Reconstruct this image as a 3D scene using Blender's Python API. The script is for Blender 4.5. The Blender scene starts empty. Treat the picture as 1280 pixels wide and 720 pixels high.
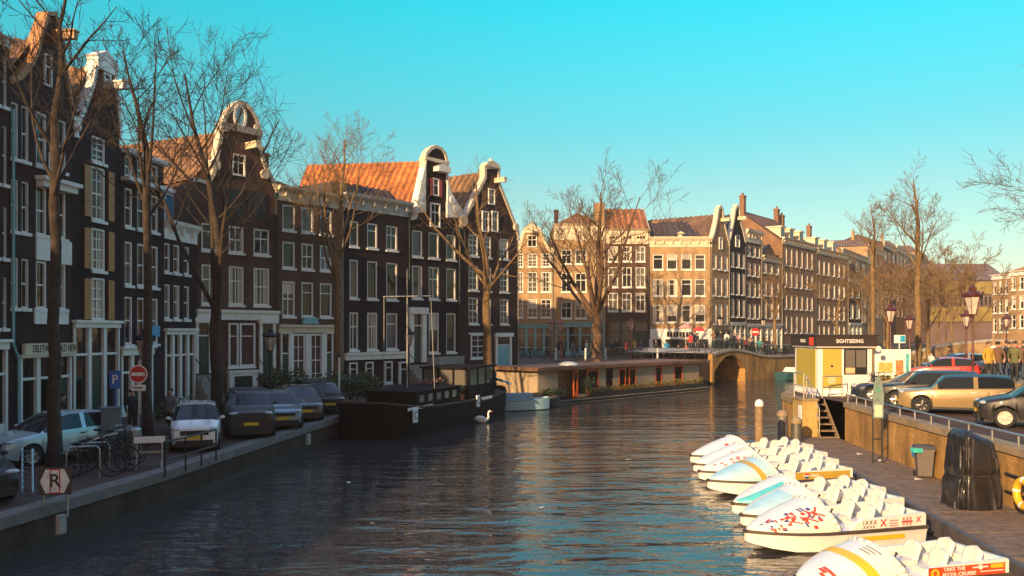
import bpy, bmesh, math, random
from mathutils import Vector, Matrix, noise as mnoise
R = math.radians
rnd = random.Random(7)
SC = bpy.context.scene
COL = SC.collection
# ------------------------------------------------------------------ camera, sky, sun, exposure
F, HOR, EYE = 1100.0, 415.0, 4.8           # focal length and horizon row in photo pixels, eye above the water
cam = bpy.data.cameras.new('camera'); cam.sensor_width = 36; cam.sensor_fit = 'HORIZONTAL'
cam.lens = F / 1280 * 36; cam.shift_y = (HOR - 360) / 1280
cam.clip_start = 0.1; cam.clip_end = 6000
camo = bpy.data.objects.new('camera', cam); COL.objects.link(camo)
camo.location = (0, 0, EYE); camo.rotation_euler = (R(90), 0, 0); SC.camera = camo
SUN_EL, SUN_AZ = R(17.6), math.atan2(-0.51, -0.86)      # azimuth clockwise from +Y
sdir = Vector((math.sin(SUN_AZ) * math.cos(SUN_EL), math.cos(SUN_AZ) * math.cos(SUN_EL), math.sin(SUN_EL)))
W = bpy.data.worlds.new('World'); SC.world = W; W.use_nodes = True
nt = W.node_tree; bg = nt.nodes['Background']
sky = nt.nodes.new('ShaderNodeTexSky'); sky.sky_type = 'NISHITA'; sky.sun_disc = False
sky.sun_elevation = SUN_EL; sky.sun_rotation = SUN_AZ % (2 * math.pi); sky.air_density = 1.0; sky.dust_density = 0.6; sky.ozone_density = 1.0
grade = nt.nodes.new('ShaderNodeMix'); grade.data_type = 'RGBA'; grade.blend_type = 'MULTIPLY'; grade.inputs[0].default_value = 1.0
nt.links.new(sky.outputs['Color'], grade.inputs[6])
wtc = nt.nodes.new('ShaderNodeTexCoord'); wsep = nt.nodes.new('ShaderNodeSeparateXYZ'); wr = nt.nodes.new('ShaderNodeValToRGB')
nt.links.new(wtc.outputs['Generated'], wsep.inputs[0]); nt.links.new(wsep.outputs[2], wr.inputs[0]); 
sunw = nt.nodes.new('ShaderNodeMapRange'); sunw.inputs[1].default_value = -0.6; sunw.inputs[2].default_value = 0.05   # the half of the sky round the sun stays warm
warm = nt.nodes.new('ShaderNodeMix'); warm.data_type = 'RGBA'; warm.inputs[6].default_value = (1.15, .78, .62, 1)
nt.links.new(wsep.outputs[1], sunw.inputs[0]); nt.links.new(sunw.outputs[0], warm.inputs[0]); nt.links.new(wr.outputs[0], warm.inputs[7]); nt.links.new(warm.outputs[2], grade.inputs[7])
def _ramp(stops):
    e = wr.color_ramp.elements
    while len(e) > 1: e.remove(e[-1])
    for i, (pos, c) in enumerate(stops):
        q = e[0] if i == 0 else e.new(pos)
        q.position = pos; q.color = c + (1,)
_ramp([(0.02, (1.4, 1.24, 1.08)), (.10, (1.1, 1.34, 1.14)), (.16, (.92, 1.42, 1.20)), (.22, (.60, 1.68, 1.42)), (.354, (.16, 2.55, 2.08)), (.48, (1.0, 3.0, 3.2)), (.62, (5.4, 5.3, 5.4)), (1.0, (6.8, 5.8, 5.8))])
nt.links.new(grade.outputs[2], bg.inputs['Color']); bg.inputs['Strength'].default_value = 0.066
sl = bpy.data.lights.new('sun', 'SUN'); sl.energy = 5.0; sl.angle = R(0.5); sl.color = (1.0, 0.67, 0.34)
so = bpy.data.objects.new('sun', sl); COL.objects.link(so); so.rotation_euler = sdir.to_track_quat('Z', 'Y').to_euler(); so.location = (-30, -60, 60)
SC.view_settings.view_transform = 'Standard'; SC.view_settings.look = 'None'; SC.view_settings.exposure = 0.60; SC.view_settings.gamma = 1
SC.view_settings.use_curve_mapping = False

# ------------------------------------------------------------------ helpers
class MB:
    def __init__(s): s.v = []; s.f = []; s.m = []
    def add(s, vs, fs, mi=0):
        o = len(s.v); s.v.extend([tuple(p) for p in vs]); s.f.extend([tuple(o + i for i in f) for f in fs]); s.m.extend([mi] * len(fs))
    def quad(s, a, b, c, d, mi=0): s.add([a, b, c, d], [(0, 1, 2, 3)], mi)
    def box(s, x0, x1, y0, y1, z0, z1, mi=0):
        s.add([(x0,y0,z0),(x1,y0,z0),(x1,y1,z0),(x0,y1,z0),(x0,y0,z1),(x1,y0,z1),(x1,y1,z1),(x0,y1,z1)],
              [(0,3,2,1),(4,5,6,7),(0,1,5,4),(1,2,6,5),(2,3,7,6),(3,0,4,7)], mi)
    def obox(s, c, size, rz=0, mi=0, rx=0, ry=0):
        M = Matrix.Translation(c) @ Matrix.Rotation(rz, 4, 'Z') @ Matrix.Rotation(ry, 4, 'Y') @ Matrix.Rotation(rx, 4, 'X')
        x, y, z = [k / 2 for k in size]
        vs = [M @ Vector(p) for p in [(-x,-y,-z),(x,-y,-z),(x,y,-z),(-x,y,-z),(-x,-y,z),(x,-y,z),(x,y,z),(-x,y,z)]]
        s.add(vs, [(0,3,2,1),(4,5,6,7),(0,1,5,4),(1,2,6,5),(2,3,7,6),(3,0,4,7)], mi)
    def tube(s, p0, p1, r0, r1=None, n=8, mi=0, cap=True):
        r1 = r0 if r1 is None else r1
        p0 = Vector(p0); p1 = Vector(p1); d = p1 - p0
        if d.length < 1e-6: return
        d.normalize(); a = d.orthogonal().normalized(); b = d.cross(a)
        vs = []
        for p, r in ((p0, r0), (p1, r1)):
            for i in range(n):
                t = 2 * math.pi * i / n; vs.append(p + a * (r * math.cos(t)) + b * (r * math.sin(t)))
        fs = [(i, (i + 1) % n, n + (i + 1) % n, n + i) for i in range(n)]
        if cap: fs += [tuple(reversed(range(n))), tuple(range(n, 2 * n))]
        s.add(vs, fs, mi)
    def path(s, pts, r, n=6, mi=0):
        for a, b in zip(pts, pts[1:]): s.tube(a, b, r, r, n, mi)
    def lathe(s, prof, c=(0, 0, 0), n=16, mi=0, axis='Z', mis=None):
        vs = []; fs = []; k = len(prof)
        for i in range(n):
            t = 2 * math.pi * i / n
            for r, z in prof:
                if axis == 'Z': p = (r * math.cos(t), r * math.sin(t), z)
                elif axis == 'Y': p = (r * math.cos(t), z, r * math.sin(t))
                else: p = (z, r * math.cos(t), r * math.sin(t))
                vs.append((p[0] + c[0], p[1] + c[1], p[2] + c[2]))
        o = len(s.v); s.v.extend(vs)
        for i in range(n):
            j = (i + 1) % n
            for q in range(k - 1):
                s.f.append((o + i * k + q, o + j * k + q, o + j * k + q + 1, o + i * k + q + 1)); s.m.append(mis[q] if mis else mi)
    def ball(s, c, r, n=10, mi=0, rows=6):
        rx, ry, rz = r if isinstance(r, (tuple, list)) else (r, r, r)
        vs = []; fs = []
        for j in range(rows + 1):
            ph = math.pi * j / rows
            for i in range(n):
                t = 2 * math.pi * i / n
                vs.append((c[0] + rx * math.sin(ph) * math.cos(t), c[1] + ry * math.sin(ph) * math.sin(t), c[2] - rz * math.cos(ph)))
        for j in range(rows):
            for i in range(n):
                fs.append((j*n+i, j*n+(i+1) % n, (j+1)*n+(i+1) % n, (j+1)*n+i))
        s.add(vs, fs, mi)
    def prism(s, poly, y0, y1, mi=0):           # polygon in x,z pushed along y
        n = len(poly)
        s.add([(p[0], y0, p[1]) for p in poly] + [(p[0], y1, p[1]) for p in poly],
              [tuple(range(n)), tuple(reversed(range(n, 2 * n)))] + [(i, n + i, n + (i + 1) % n, (i + 1) % n) for i in range(n)], mi)
    def prismx(s, poly, x0, x1, mi=0):          # polygon in y,z pushed along x
        n = len(poly)
        s.add([(x0, p[0], p[1]) for p in poly] + [(x1, p[0], p[1]) for p in poly],
              [tuple(reversed(range(n))), tuple(range(n, 2 * n))] + [(i, (i + 1) % n, n + (i + 1) % n, n + i) for i in range(n)], mi)
    def band(s, pts, wid, y0, y1, mi=0):        # a coping: ribbon of width wid centred on a polyline in x,z
        P = [Vector((p[0], p[1])) for p in pts]; P = [p for i, p in enumerate(P) if i == 0 or (p - P[i - 1]).length > 1e-4]
        vs = []; n = len(P)
        for i, p in enumerate(P):
            d0 = (P[i] - P[i - 1]).normalized() if i else (P[1] - P[0]).normalized(); d1 = (P[i + 1] - P[i]).normalized() if i < n - 1 else d0
            n0 = Vector((-d0.y, d0.x)); n1 = Vector((-d1.y, d1.x)); m = n0 + n1
            m = m.normalized() / max(.55, m.normalized().dot(n0)) if m.length > .2 else n0
            a, b = p - m * wid / 2, p + m * wid / 2; vs += [(a.x, y0, a.y), (b.x, y0, b.y), (b.x, y1, b.y), (a.x, y1, a.y)]
        s.add(vs, [(i*4+k, i*4+(k+1) % 4, i*4+4+(k+1) % 4, i*4+4+k) for i in range(n - 1) for k in range(4)] + [(0, 1, 2, 3), tuple(range(n*4-4, n*4))], mi)
    def build(s, name, mats, parent=None, smooth=0, fix=True):
        me = bpy.data.meshes.new(name)
        me.from_pydata(s.v, [], s.f)
        if not isinstance(mats, (list, tuple)): mats = [mats]
        for m in mats: me.materials.append(m)
        if len(mats) > 1: me.polygons.foreach_set('material_index', s.m)
        if fix:
            bm = bmesh.new(); bm.from_mesh(me); bmesh.ops.recalc_face_normals(bm, faces=bm.faces); bm.to_mesh(me); bm.free()
        if smooth:
            me.polygons.foreach_set('use_smooth', [True] * len(me.polygons))
            if smooth != 1: me.set_sharp_from_angle(angle=R(smooth))
        me.update()
        o = bpy.data.objects.new(name, me); COL.objects.link(o)
        if parent is not None: o.parent = parent
        return o

def tag(o, label, cat, group=None):
    o['label'] = label; o['category'] = cat
    if group: o['group'] = group
    return o
def thing(name, label, cat, loc=(0, 0, 0), rz=0, group=None):
    o = bpy.data.objects.new(name, None); COL.objects.link(o); o.empty_display_size = 0.3
    o.location = loc; o.rotation_euler = (0, 0, rz)
    return tag(o, label, cat, group)
def struct(o): o['kind'] = 'structure'; return o
KIDS = {}
def copy_tree(o, parent=None):
    c = o.copy(); COL.objects.link(c)
    if parent is not None: c.parent = parent
    for ch in list(o.children): copy_tree(ch, c)
    return c
def dup(root, label, loc, rz, group=None, scale=None):
    c = copy_tree(root); c.location = loc; c.rotation_euler = (0, 0, rz); c['label'] = label
    if group: c['group'] = group
    if scale: c.scale = (scale, scale, scale)
    return c
def remat(root, old, new):
    """give a copied thing its own meshes with one material swapped"""
    for o in [root] + list(root.children_recursive):
        if o.type == 'MESH' and any(m == old for m in o.data.materials):
            o.data = o.data.copy()
            for i, m in enumerate(o.data.materials):
                if m == old: o.data.materials[i] = new
def G(px, py, z=0.0):
    Y = F * (EYE - z) / (py - HOR); return Vector(((px - 640) / F * Y, Y, z))
def PX(px, Y): return (px - 640) / F * Y
def ZY(y, Y): return EYE + (HOR - y) * Y / F
def text_mesh(body, size, mat, parent, loc, rot=(R(90), 0, 0), name='lettering', align='CENTER', sx=1.0):
    cu = bpy.data.curves.new('t', 'FONT'); cu.body = body; cu.size = size; cu.align_x = align; cu.align_y = 'CENTER'; cu.extrude = 0.004; cu.offset = size * 0.012
    o = bpy.data.objects.new('t', cu); COL.objects.link(o)
    dg = bpy.context.evaluated_depsgraph_get(); me = bpy.data.meshes.new_from_object(o.evaluated_get(dg))
    bpy.data.objects.remove(o); bpy.data.curves.remove(cu)
    me.name = name; me.materials.clear(); me.materials.append(mat)
    ob = bpy.data.objects.new(name, me); COL.objects.link(ob); ob.parent = parent; ob.location = loc; ob.rotation_euler = rot; ob.scale = (sx, 1, 1)
    return ob

# ------------------------------------------------------------------ materials
def _base(name):
    m = bpy.data.materials.new(name); m.use_nodes = True; t = m.node_tree
    return m, t, t.nodes['Principled BSDF']
def N(t, kind, **kw):
    n = t.nodes.new(kind)
    for k, v in kw.items(): setattr(n, k, v)
    return n
def mulc(c, k): return tuple(min(1, x * k) for x in c[:3]) + (1,)
def M(name, col, rough=0.6, metal=0.0, var=0.2, scale=4.0, bump=0.0, bscale=30.0, coat=0.0, spec=None, stain=0.0):
    m, t, b = _base(name)
    tc = N(t, 'ShaderNodeTexCoord'); nz = N(t, 'ShaderNodeTexNoise'); nz.inputs['Scale'].default_value = scale; nz.inputs['Detail'].default_value = 5
    t.links.new(tc.outputs['Object'], nz.inputs['Vector'])
    mx = N(t, 'ShaderNodeMix', data_type='RGBA'); mx.inputs[6].default_value = mulc(col, 1 - var); mx.inputs[7].default_value = mulc(col, 1 + var)
    rp = N(t, 'ShaderNodeMapRange'); rp.inputs[1].default_value = 0.3; rp.inputs[2].default_value = 0.7
    t.links.new(nz.outputs[0], rp.inputs[0]); t.links.new(rp.outputs[0], mx.inputs[0])
    out = mx.outputs[2]
    if stain:
        n2 = N(t, 'ShaderNodeTexNoise'); n2.inputs['Scale'].default_value = scale * 0.22; n2.inputs['Detail'].default_value = 8; n2.inputs['Roughness'].default_value = 0.7
        mp = N(t, 'ShaderNodeMapping'); mp.inputs['Scale'].default_value = (1.6, 1.6, 0.35)
        t.links.new(tc.outputs['Object'], mp.inputs['Vector']); t.links.new(mp.outputs[0], n2.inputs['Vector'])
        r2 = N(t, 'ShaderNodeMapRange'); r2.inputs[1].default_value = 0.45; r2.inputs[2].default_value = 0.75; r2.inputs[4].default_value = stain
        m2 = N(t, 'ShaderNodeMix', data_type='RGBA'); m2.inputs[7].default_value = mulc(col, 0.35)
        t.links.new(n2.outputs[0], r2.inputs[0]); t.links.new(r2.outputs[0], m2.inputs[0]); t.links.new(out, m2.inputs[6]); out = m2.outputs[2]
    t.links.new(out, b.inputs['Base Color'])
    b.inputs['Roughness'].default_value = rough; b.inputs['Metallic'].default_value = metal; b.inputs['Coat Weight'].default_value = coat
    if spec is not None: b.inputs['Specular IOR Level'].default_value = spec
    if bump:
        n3 = N(t, 'ShaderNodeTexNoise'); n3.inputs['Scale'].default_value = bscale; n3.inputs['Detail'].default_value = 4
        t.links.new(tc.outputs['Object'], n3.inputs['Vector'])
        bp = N(t, 'ShaderNodeBump'); bp.inputs['Strength'].default_value = bump; bp.inputs['Distance'].default_value = 0.02
        t.links.new(n3.outputs[0], bp.inputs['Height']); t.links.new(bp.outputs[0], b.inputs['Normal'])
    return m
def BRICK(name, c1, c2, mortar, bw=0.22, bh=0.07, stain=0.5, flat=False, msize=0.012):
    m, t, b = _base(name)
    tc = N(t, 'ShaderNodeTexCoord'); sp = N(t, 'ShaderNodeSeparateXYZ'); cb = N(t, 'ShaderNodeCombineXYZ'); ad = N(t, 'ShaderNodeMath', operation='ADD')
    t.links.new(tc.outputs['Object'], sp.inputs[0])
    if flat: t.links.new(sp.outputs[0], cb.inputs[0]); t.links.new(sp.outputs[1], cb.inputs[1])
    else:
        t.links.new(sp.outputs[0], ad.inputs[0]); t.links.new(sp.outputs[1], ad.inputs[1]); t.links.new(ad.outputs[0], cb.inputs[0]); t.links.new(sp.outputs[2], cb.inputs[1])
    br = N(t, 'ShaderNodeTexBrick'); br.inputs['Scale'].default_value = 1; br.inputs['Brick Width'].default_value = bw; br.inputs['Row Height'].default_value = bh
    br.inputs['Mortar Size'].default_value = msize; br.inputs['Color1'].default_value = c1 + (1,); br.inputs['Color2'].default_value = c2 + (1,); br.inputs['Mortar'].default_value = mortar + (1,)
    t.links.new(cb.outputs[0], br.inputs['Vector'])
    nz = N(t, 'ShaderNodeTexNoise'); nz.inputs['Scale'].default_value = 0.75; nz.inputs['Detail'].default_value = 9; nz.inputs['Roughness'].default_value = 0.72
    mpv = N(t, 'ShaderNodeMapping'); mpv.inputs['Scale'].default_value = (1.5, 1.5, .55); t.links.new(tc.outputs['Object'], mpv.inputs['Vector'])
    oir = N(t, 'ShaderNodeObjectInfo'); adv = N(t, 'ShaderNodeVectorMath', operation='ADD'); t.links.new(mpv.outputs[0], adv.inputs[0]); t.links.new(oir.outputs['Location'], adv.inputs[1]); t.links.new(adv.outputs[0], nz.inputs['Vector'])
    rp = N(t, 'ShaderNodeMapRange'); rp.inputs[1].default_value = 0.32; rp.inputs[2].default_value = 0.68; rp.inputs[3].default_value = 1.35; rp.inputs[4].default_value = 1 - stain
    t.links.new(nz.outputs[0], rp.inputs[0])
    hs = N(t, 'ShaderNodeHueSaturation'); t.links.new(br.outputs['Color'], hs.inputs['Color']); t.links.new(rp.outputs[0], hs.inputs['Value'])
    t.links.new(hs.outputs[0], b.inputs['Base Color']); b.inputs['Roughness'].default_value = 0.85; b.inputs['Specular IOR Level'].default_value = 0.25
    bp = N(t, 'ShaderNodeBump'); bp.inputs['Strength'].default_value = 0.5; bp.inputs['Distance'].default_value = 0.01; bp.invert = True
    t.links.new(br.outputs['Fac'], bp.inputs['Height']); t.links.new(bp.outputs[0], b.inputs['Normal'])
    return m
def GLASS(name, base, rough=0.06, wav=0.25, drape=None):
    m, t, b = _base(name)
    tc = N(t, 'ShaderNodeTexCoord'); nz = N(t, 'ShaderNodeTexNoise'); nz.inputs['Scale'].default_value = 1.6; t.links.new(tc.outputs['Object'], nz.inputs['Vector'])
    oi = N(t, 'ShaderNodeObjectInfo'); mr = N(t, 'ShaderNodeMapRange'); mr.inputs[3].default_value = 0.55; mr.inputs[4].default_value = 1.5
    t.links.new(oi.outputs['Random'], mr.inputs[0])
    hs = N(t, 'ShaderNodeHueSaturation'); hs.inputs['Color'].default_value = base + (1,); t.links.new(mr.outputs[0], hs.inputs['Value'])
    out = hs.outputs[0]
    if drape:      # curtains hanging at both sides, or a blind let down from the top, behind the glass
        sp = N(t, 'ShaderNodeSeparateXYZ'); t.links.new(tc.outputs['Generated'], sp.inputs[0])
        wv = N(t, 'ShaderNodeTexWave'); wv.inputs['Scale'].default_value = 2.6; wv.inputs['Distortion'].default_value = 1.5; t.links.new(tc.outputs['Object'], wv.inputs['Vector'])
        cl = N(t, 'ShaderNodeMix', data_type='RGBA'); cl.inputs[6].default_value = mulc(drape[1], .72); cl.inputs[7].default_value = drape[1] + (1,); t.links.new(wv.outputs[0], cl.inputs[0])
        q = N(t, 'ShaderNodeMath', operation='SUBTRACT'); q.inputs[1].default_value = .5
        t.links.new(sp.outputs[0 if drape[0] == 'side' else 2], q.inputs[0])
        ab = N(t, 'ShaderNodeMath', operation='ABSOLUTE'); t.links.new(q.outputs[0], ab.inputs[0])
        th = N(t, 'ShaderNodeMapRange'); th.inputs[3].default_value = .08 if drape[0] == 'side' else -.35; th.inputs[4].default_value = .42; t.links.new(oi.outputs['Random'], th.inputs[0])
        gt = N(t, 'ShaderNodeMath', operation='GREATER_THAN'); t.links.new((ab if drape[0] == 'side' else q).outputs[0], gt.inputs[0]); t.links.new(th.outputs[0], gt.inputs[1])
        mx = N(t, 'ShaderNodeMix', data_type='RGBA'); t.links.new(gt.outputs[0], mx.inputs[0]); t.links.new(out, mx.inputs[6]); t.links.new(cl.outputs[2], mx.inputs[7]); out = mx.outputs[2]
    t.links.new(out, b.inputs['Base Color']); b.inputs['Roughness'].default_value = rough; b.inputs['IOR'].default_value = 1.5
    bp = N(t, 'ShaderNodeBump'); bp.inputs['Strength'].default_value = wav; bp.inputs['Distance'].default_value = 0.03
    t.links.new(nz.outputs[0], bp.inputs['Height']); t.links.new(bp.outputs[0], b.inputs['Normal'])
    return m
def TILE(name, c, stripe=0.25):
    m, t, b = _base(name)
    tc = N(t, 'ShaderNodeTexCoord'); nz = N(t, 'ShaderNodeTexNoise'); nz.inputs['Scale'].default_value = 0.5; nz.inputs['Detail'].default_value = 9; nz.inputs['Roughness'].default_value = 0.72
    vo = N(t, 'ShaderNodeTexVoronoi'); vo.inputs['Scale'].default_value = 3.6
    for q in (nz, vo): t.links.new(tc.outputs['Object'], q.inputs['Vector'])
    mx = N(t, 'ShaderNodeMix', data_type='RGBA'); mx.inputs[6].default_value = mulc(c, 0.5); mx.inputs[7].default_value = mulc(c, 1.3)
    rp = N(t, 'ShaderNodeMapRange'); rp.inputs[1].default_value = 0.32; rp.inputs[2].default_value = 0.66; t.links.new(nz.outputs[0], rp.inputs[0]); t.links.new(rp.outputs[0], mx.inputs[0])
    hs = N(t, 'ShaderNodeHueSaturation'); mr = N(t, 'ShaderNodeMapRange'); mr.inputs[3].default_value = 0.7; mr.inputs[4].default_value = 1.25
    sx = N(t, 'ShaderNodeSeparateXYZ'); t.links.new(vo.outputs['Color'], sx.inputs[0]); t.links.new(sx.outputs[0], mr.inputs[0])
    t.links.new(mx.outputs[2], hs.inputs['Color']); t.links.new(mr.outputs[0], hs.inputs['Value']); t.links.new(hs.outputs[0], b.inputs['Base Color'])
    b.inputs['Roughness'].default_value = 0.7
    return m
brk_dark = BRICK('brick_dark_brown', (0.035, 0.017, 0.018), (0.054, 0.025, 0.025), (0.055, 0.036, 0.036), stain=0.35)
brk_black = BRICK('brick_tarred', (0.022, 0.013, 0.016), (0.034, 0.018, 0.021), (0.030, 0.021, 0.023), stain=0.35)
brk_brown = BRICK('brick_brown', (0.082, 0.042, 0.032), (0.12, 0.060, 0.042), (0.12, 0.08, 0.065), stain=0.35)
brk_ochre = BRICK('brick_ochre', (0.34, 0.19, 0.085), (0.42, 0.25, 0.115), (0.40, 0.30, 0.19), stain=0.3)
brk_tan = BRICK('brick_tan', (0.28, 0.15, 0.07), (0.36, 0.20, 0.09), (0.33, 0.25, 0.16), stain=0.3)
brk_red = BRICK('brick_red_brown', (0.19, 0.085, 0.045), (0.26, 0.12, 0.06), (0.26, 0.18, 0.12), stain=0.35)
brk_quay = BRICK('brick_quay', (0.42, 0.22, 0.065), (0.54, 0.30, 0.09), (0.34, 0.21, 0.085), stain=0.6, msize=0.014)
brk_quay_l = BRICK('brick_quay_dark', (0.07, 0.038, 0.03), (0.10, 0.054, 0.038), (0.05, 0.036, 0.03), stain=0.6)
clinker = BRICK('clinker_paving', (0.09, 0.052, 0.042), (0.12, 0.068, 0.052), (0.05, 0.037, 0.034), bw=0.2, bh=0.1, flat=True, stain=0.4)
white = M('white_paint', (0.82, 0.81, 0.77), 0.45, var=0.08, scale=2, stain=0.15)
cream = M('cream_paint', (0.70, 0.60, 0.44), 0.5, var=0.1, scale=2, stain=0.2)
stone = M('grey_stone', (0.36, 0.33, 0.29), 0.75, var=0.2, scale=2, stain=0.5, bump=0.3)
tealp = M('teal_paint', (0.20, 0.46, 0.50), 0.45, var=0.1, scale=2)
grnp = M('dark_green_paint', (0.02, 0.045, 0.04), 0.35, var=0.1)
blkp = M('black_paint', (0.018, 0.018, 0.02), 0.4, var=0.2)
redp = M('red_paint', (0.48, 0.045, 0.03), 0.45, var=0.1)
orgp = M('orange_paint', (0.62, 0.12, 0.02), 0.5, var=0.12)
shut = M('ochre_shutter', (0.42, 0.20, 0.07), 0.5, var=0.2)
tile_or = TILE('orange_pantile', (0.52, 0.18, 0.035))
tile_br = TILE('brown_pantile', (0.30, 0.155, 0.06))
tile_dk = TILE('dark_slate', (0.055, 0.042, 0.045))
tile_gb = TILE('grey_brown_tile', (0.15, 0.085, 0.055))
tile_rd = TILE('rust_tile', (0.42, 0.17, 0.045))
TVALLEY_SHADE = {m.name: TILE(m.name + '_valley_shade', c) for m, c in ((tile_or, (.30, .085, .018)), (tile_br, (.14, .07, .03)), (tile_rd, (.26, .10, .03)))}  # darker tiles for the valleys, painting in the shade between the ribs
g_dark = GLASS('window_glass', (0.014, 0.013, 0.014))
g_curt = GLASS('curtained_glass', (0.03, 0.028, 0.027), 0.1, drape=('side', (.55, .48, .40))); g_blind = GLASS('blind_drawn_glass', (0.03, 0.028, 0.027), 0.1, drape=('top', (.60, .54, .46)))
g_mid = GLASS('half_lit_glass', (0.11, 0.10, 0.09), 0.1)
g_amber = GLASS('blind_glass', (0.55, 0.28, 0.05), 0.2)
g_blue = GLASS('net_curtain_glass', (0.10, 0.13, 0.14), 0.12)
PANES = [g_dark] * 8 + [g_mid] + [g_curt] * 2 + [g_blind] + [g_blue]
PANES_LIT = [g_dark] * 2 + [g_mid] * 2 + [g_curt] * 3 + [g_blind] * 4
metal = M('galvanised_metal', (0.42, 0.42, 0.42), 0.4, 0.8, var=0.15)
rust = M('rusty_metal', (0.12, 0.06, 0.04), 0.7, 0.3, var=0.4)
bark = M('bark', (0.045, 0.030, 0.022), 0.9, var=0.55, scale=5, bump=0.8, bscale=25)
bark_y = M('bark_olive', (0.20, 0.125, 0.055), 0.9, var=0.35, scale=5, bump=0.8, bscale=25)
twig = M('twig', (0.17, 0.11, 0.06), 0.9, var=0.3)
wood = M('weathered_wood', (0.26, 0.17, 0.09), 0.8, var=0.35, scale=6, bump=0.5)
concrete = M('concrete', (0.30, 0.22, 0.13), 0.85, var=0.2, scale=3, stain=0.5, bump=0.3)
rubber = M('rubber', (0.015, 0.015, 0.016), 0.8, var=0.2)
# ------------------------------------------------------------------ ground, water, quays
def zg(Y): return 0.9 if Y < 52 else (0.9 + (Y - 52) / 28 * 1.35 if Y < 80 else 2.25)     # left bank street level
QL = [(-17.5, -60), (-13.6, 0), (-10.7, 18.3), (-9.7, 24.2), (-9.0, 30.9), (-8.4, 36.4), (-7.7, 42), (-6.2, 50), (-3.2, 59), (5, 68), (13.5, 76.5), (18, 80)]
QD = [(18, 80), (31, 96), (44, 118), (66, 150), (95, 200), (140, 300)]
QR = [(9.0, -60), (11.2, 8), (12.45, 24.8), (12.9, 31.2), (13.6, 36.0), (13.6, 38.3), (12.25, 38.3), (12.6, 41), (20.5, 60), (34, 84), (52, 112), (76, 150), (105, 200), (150, 300)]
ZR = 1.9
gmat = M('earth', (0.10, 0.085, 0.06), 0.9, var=0.3, scale=0.05)
mb = MB(); mb.quad((-410, -110, -2.2), (510, -110, -2.2), (510, 450, -2.2), (-410, 450, -2.2)); struct(mb.build('ground', gmat))
def water_mat():
    m, t, b = _base('canal_water')
    b.inputs['Base Color'].default_value = (0.045, 0.042, 0.044, 1); b.inputs['Roughness'].default_value = 0.035; b.inputs['IOR'].default_value = 1.55
    tc = N(t, 'ShaderNodeTexCoord')
    hs = []
    for (sx, sy, sc, det, rz) in ((0.36, 1.0, 1.0, 2, 10), (0.5, 1.0, 3.4, 3, -14), (0.8, 1.0, 0.16, 2, 30)):
        mp = N(t, 'ShaderNodeMapping'); mp.inputs['Scale'].default_value = (sx, sy, 1); mp.inputs['Rotation'].default_value = (0, 0, R(rz))
        nz = N(t, 'ShaderNodeTexNoise'); nz.inputs['Scale'].default_value = sc; nz.inputs['Detail'].default_value = det; nz.inputs['Distortion'].default_value = 0.4
        t.links.new(tc.outputs['Object'], mp.inputs['Vector']); t.links.new(mp.outputs[0], nz.inputs['Vector']); hs.append(nz.outputs[0])
    def mul(a, k): q = N(t, 'ShaderNodeMath', operation='MULTIPLY'); t.links.new(a, q.inputs[0]); q.inputs[1].default_value = k; return q.outputs[0]
    def add(a, c): q = N(t, 'ShaderNodeMath', operation='ADD'); t.links.new(a, q.inputs[0]); t.links.new(c, q.inputs[1]); return q.outputs[0]
    h = add(mul(hs[0], 0.42), mul(hs[1], 0.13))
    # wind patches: the ripple height varies slowly over the canal
    mr = N(t, 'ShaderNodeMapRange'); mr.inputs[1].default_value = 0.35; mr.inputs[2].default_value = 0.7; mr.inputs[3].default_value = 0.35; mr.inputs[4].default_value = 1.2
    t.links.new(hs[2], mr.inputs[0])
    q = N(t, 'ShaderNodeMath', operation='MULTIPLY'); t.links.new(h, q.inputs[0]); t.links.new(mr.outputs[0], q.inputs[1])
    bp = N(t, 'ShaderNodeBump'); bp.inputs['Strength'].default_value = 1.0; bp.inputs['Distance'].default_value = 0.31
    t.links.new(q.outputs[0], bp.inputs['Height']); t.links.new(bp.outputs[0], b.inputs['Normal'])
    return m
mb = MB(); mb.quad((-30, -80, 0), (200, -80, 0), (200, 320, 0), (-30, 320, 0)); struct(mb.build('water', water_mat()))

def land(name, pts, side, zf, matl, far):
    mb = MB(); n = len(pts)
    for i in range(n - 1):
        (x0, y0), (x1, y1) = pts[i], pts[i + 1]
        a = (x0, y0, zf(y0)); b = (x1, y1, zf(y1))
        c = (far, y1, zf(y1)); d = (far, y0, zf(y0))
        mb.quad(a, b, c, d)
    return struct(mb.build(name, matl))
def densify(pts, step=3.0):
    out = [pts[0]]
    for a, b in zip(pts, pts[1:]):
        L = math.hypot(b[0] - a[0], b[1] - a[1]); k = max(1, int(L / step))
        for i in range(1, k + 1): out.append((a[0] + (b[0] - a[0]) * i / k, a[1] + (b[1] - a[1]) * i / k))
    return out
road_l = clinker
LL = densify(QL)
land('street', LL, -1, zg, clinker, -260)
mb = MB(); pts = densify([(18, 80), (31, 96), (44, 118), (66, 150), (95, 200), (140, 300)])
for a, b in zip(pts, pts[1:]): mb.quad((a[0], a[1], 2.25), (b[0], b[1], 2.25), (-260, b[1], 2.25), (-260, a[1], 2.25))
struct(mb.build('far_street', clinker))
mb = MB()
RR = [p for p in QR]
mono = [(9.0, -60), (11.5, 8), (12.75, 24.8), (13.15, 31.2), (13.62, 36.0), (13.62, 38.3)]
for a, b in zip(mono, mono[1:]): mb.quad((a[0], a[1], ZR), (400, a[1], ZR), (400, b[1], ZR), (b[0], b[1], ZR))
mono2 = [(12.25, 38.3), (12.6, 41), (20.5, 60), (34, 84), (52, 112), (76, 150), (105, 200), (150, 300)]
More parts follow.
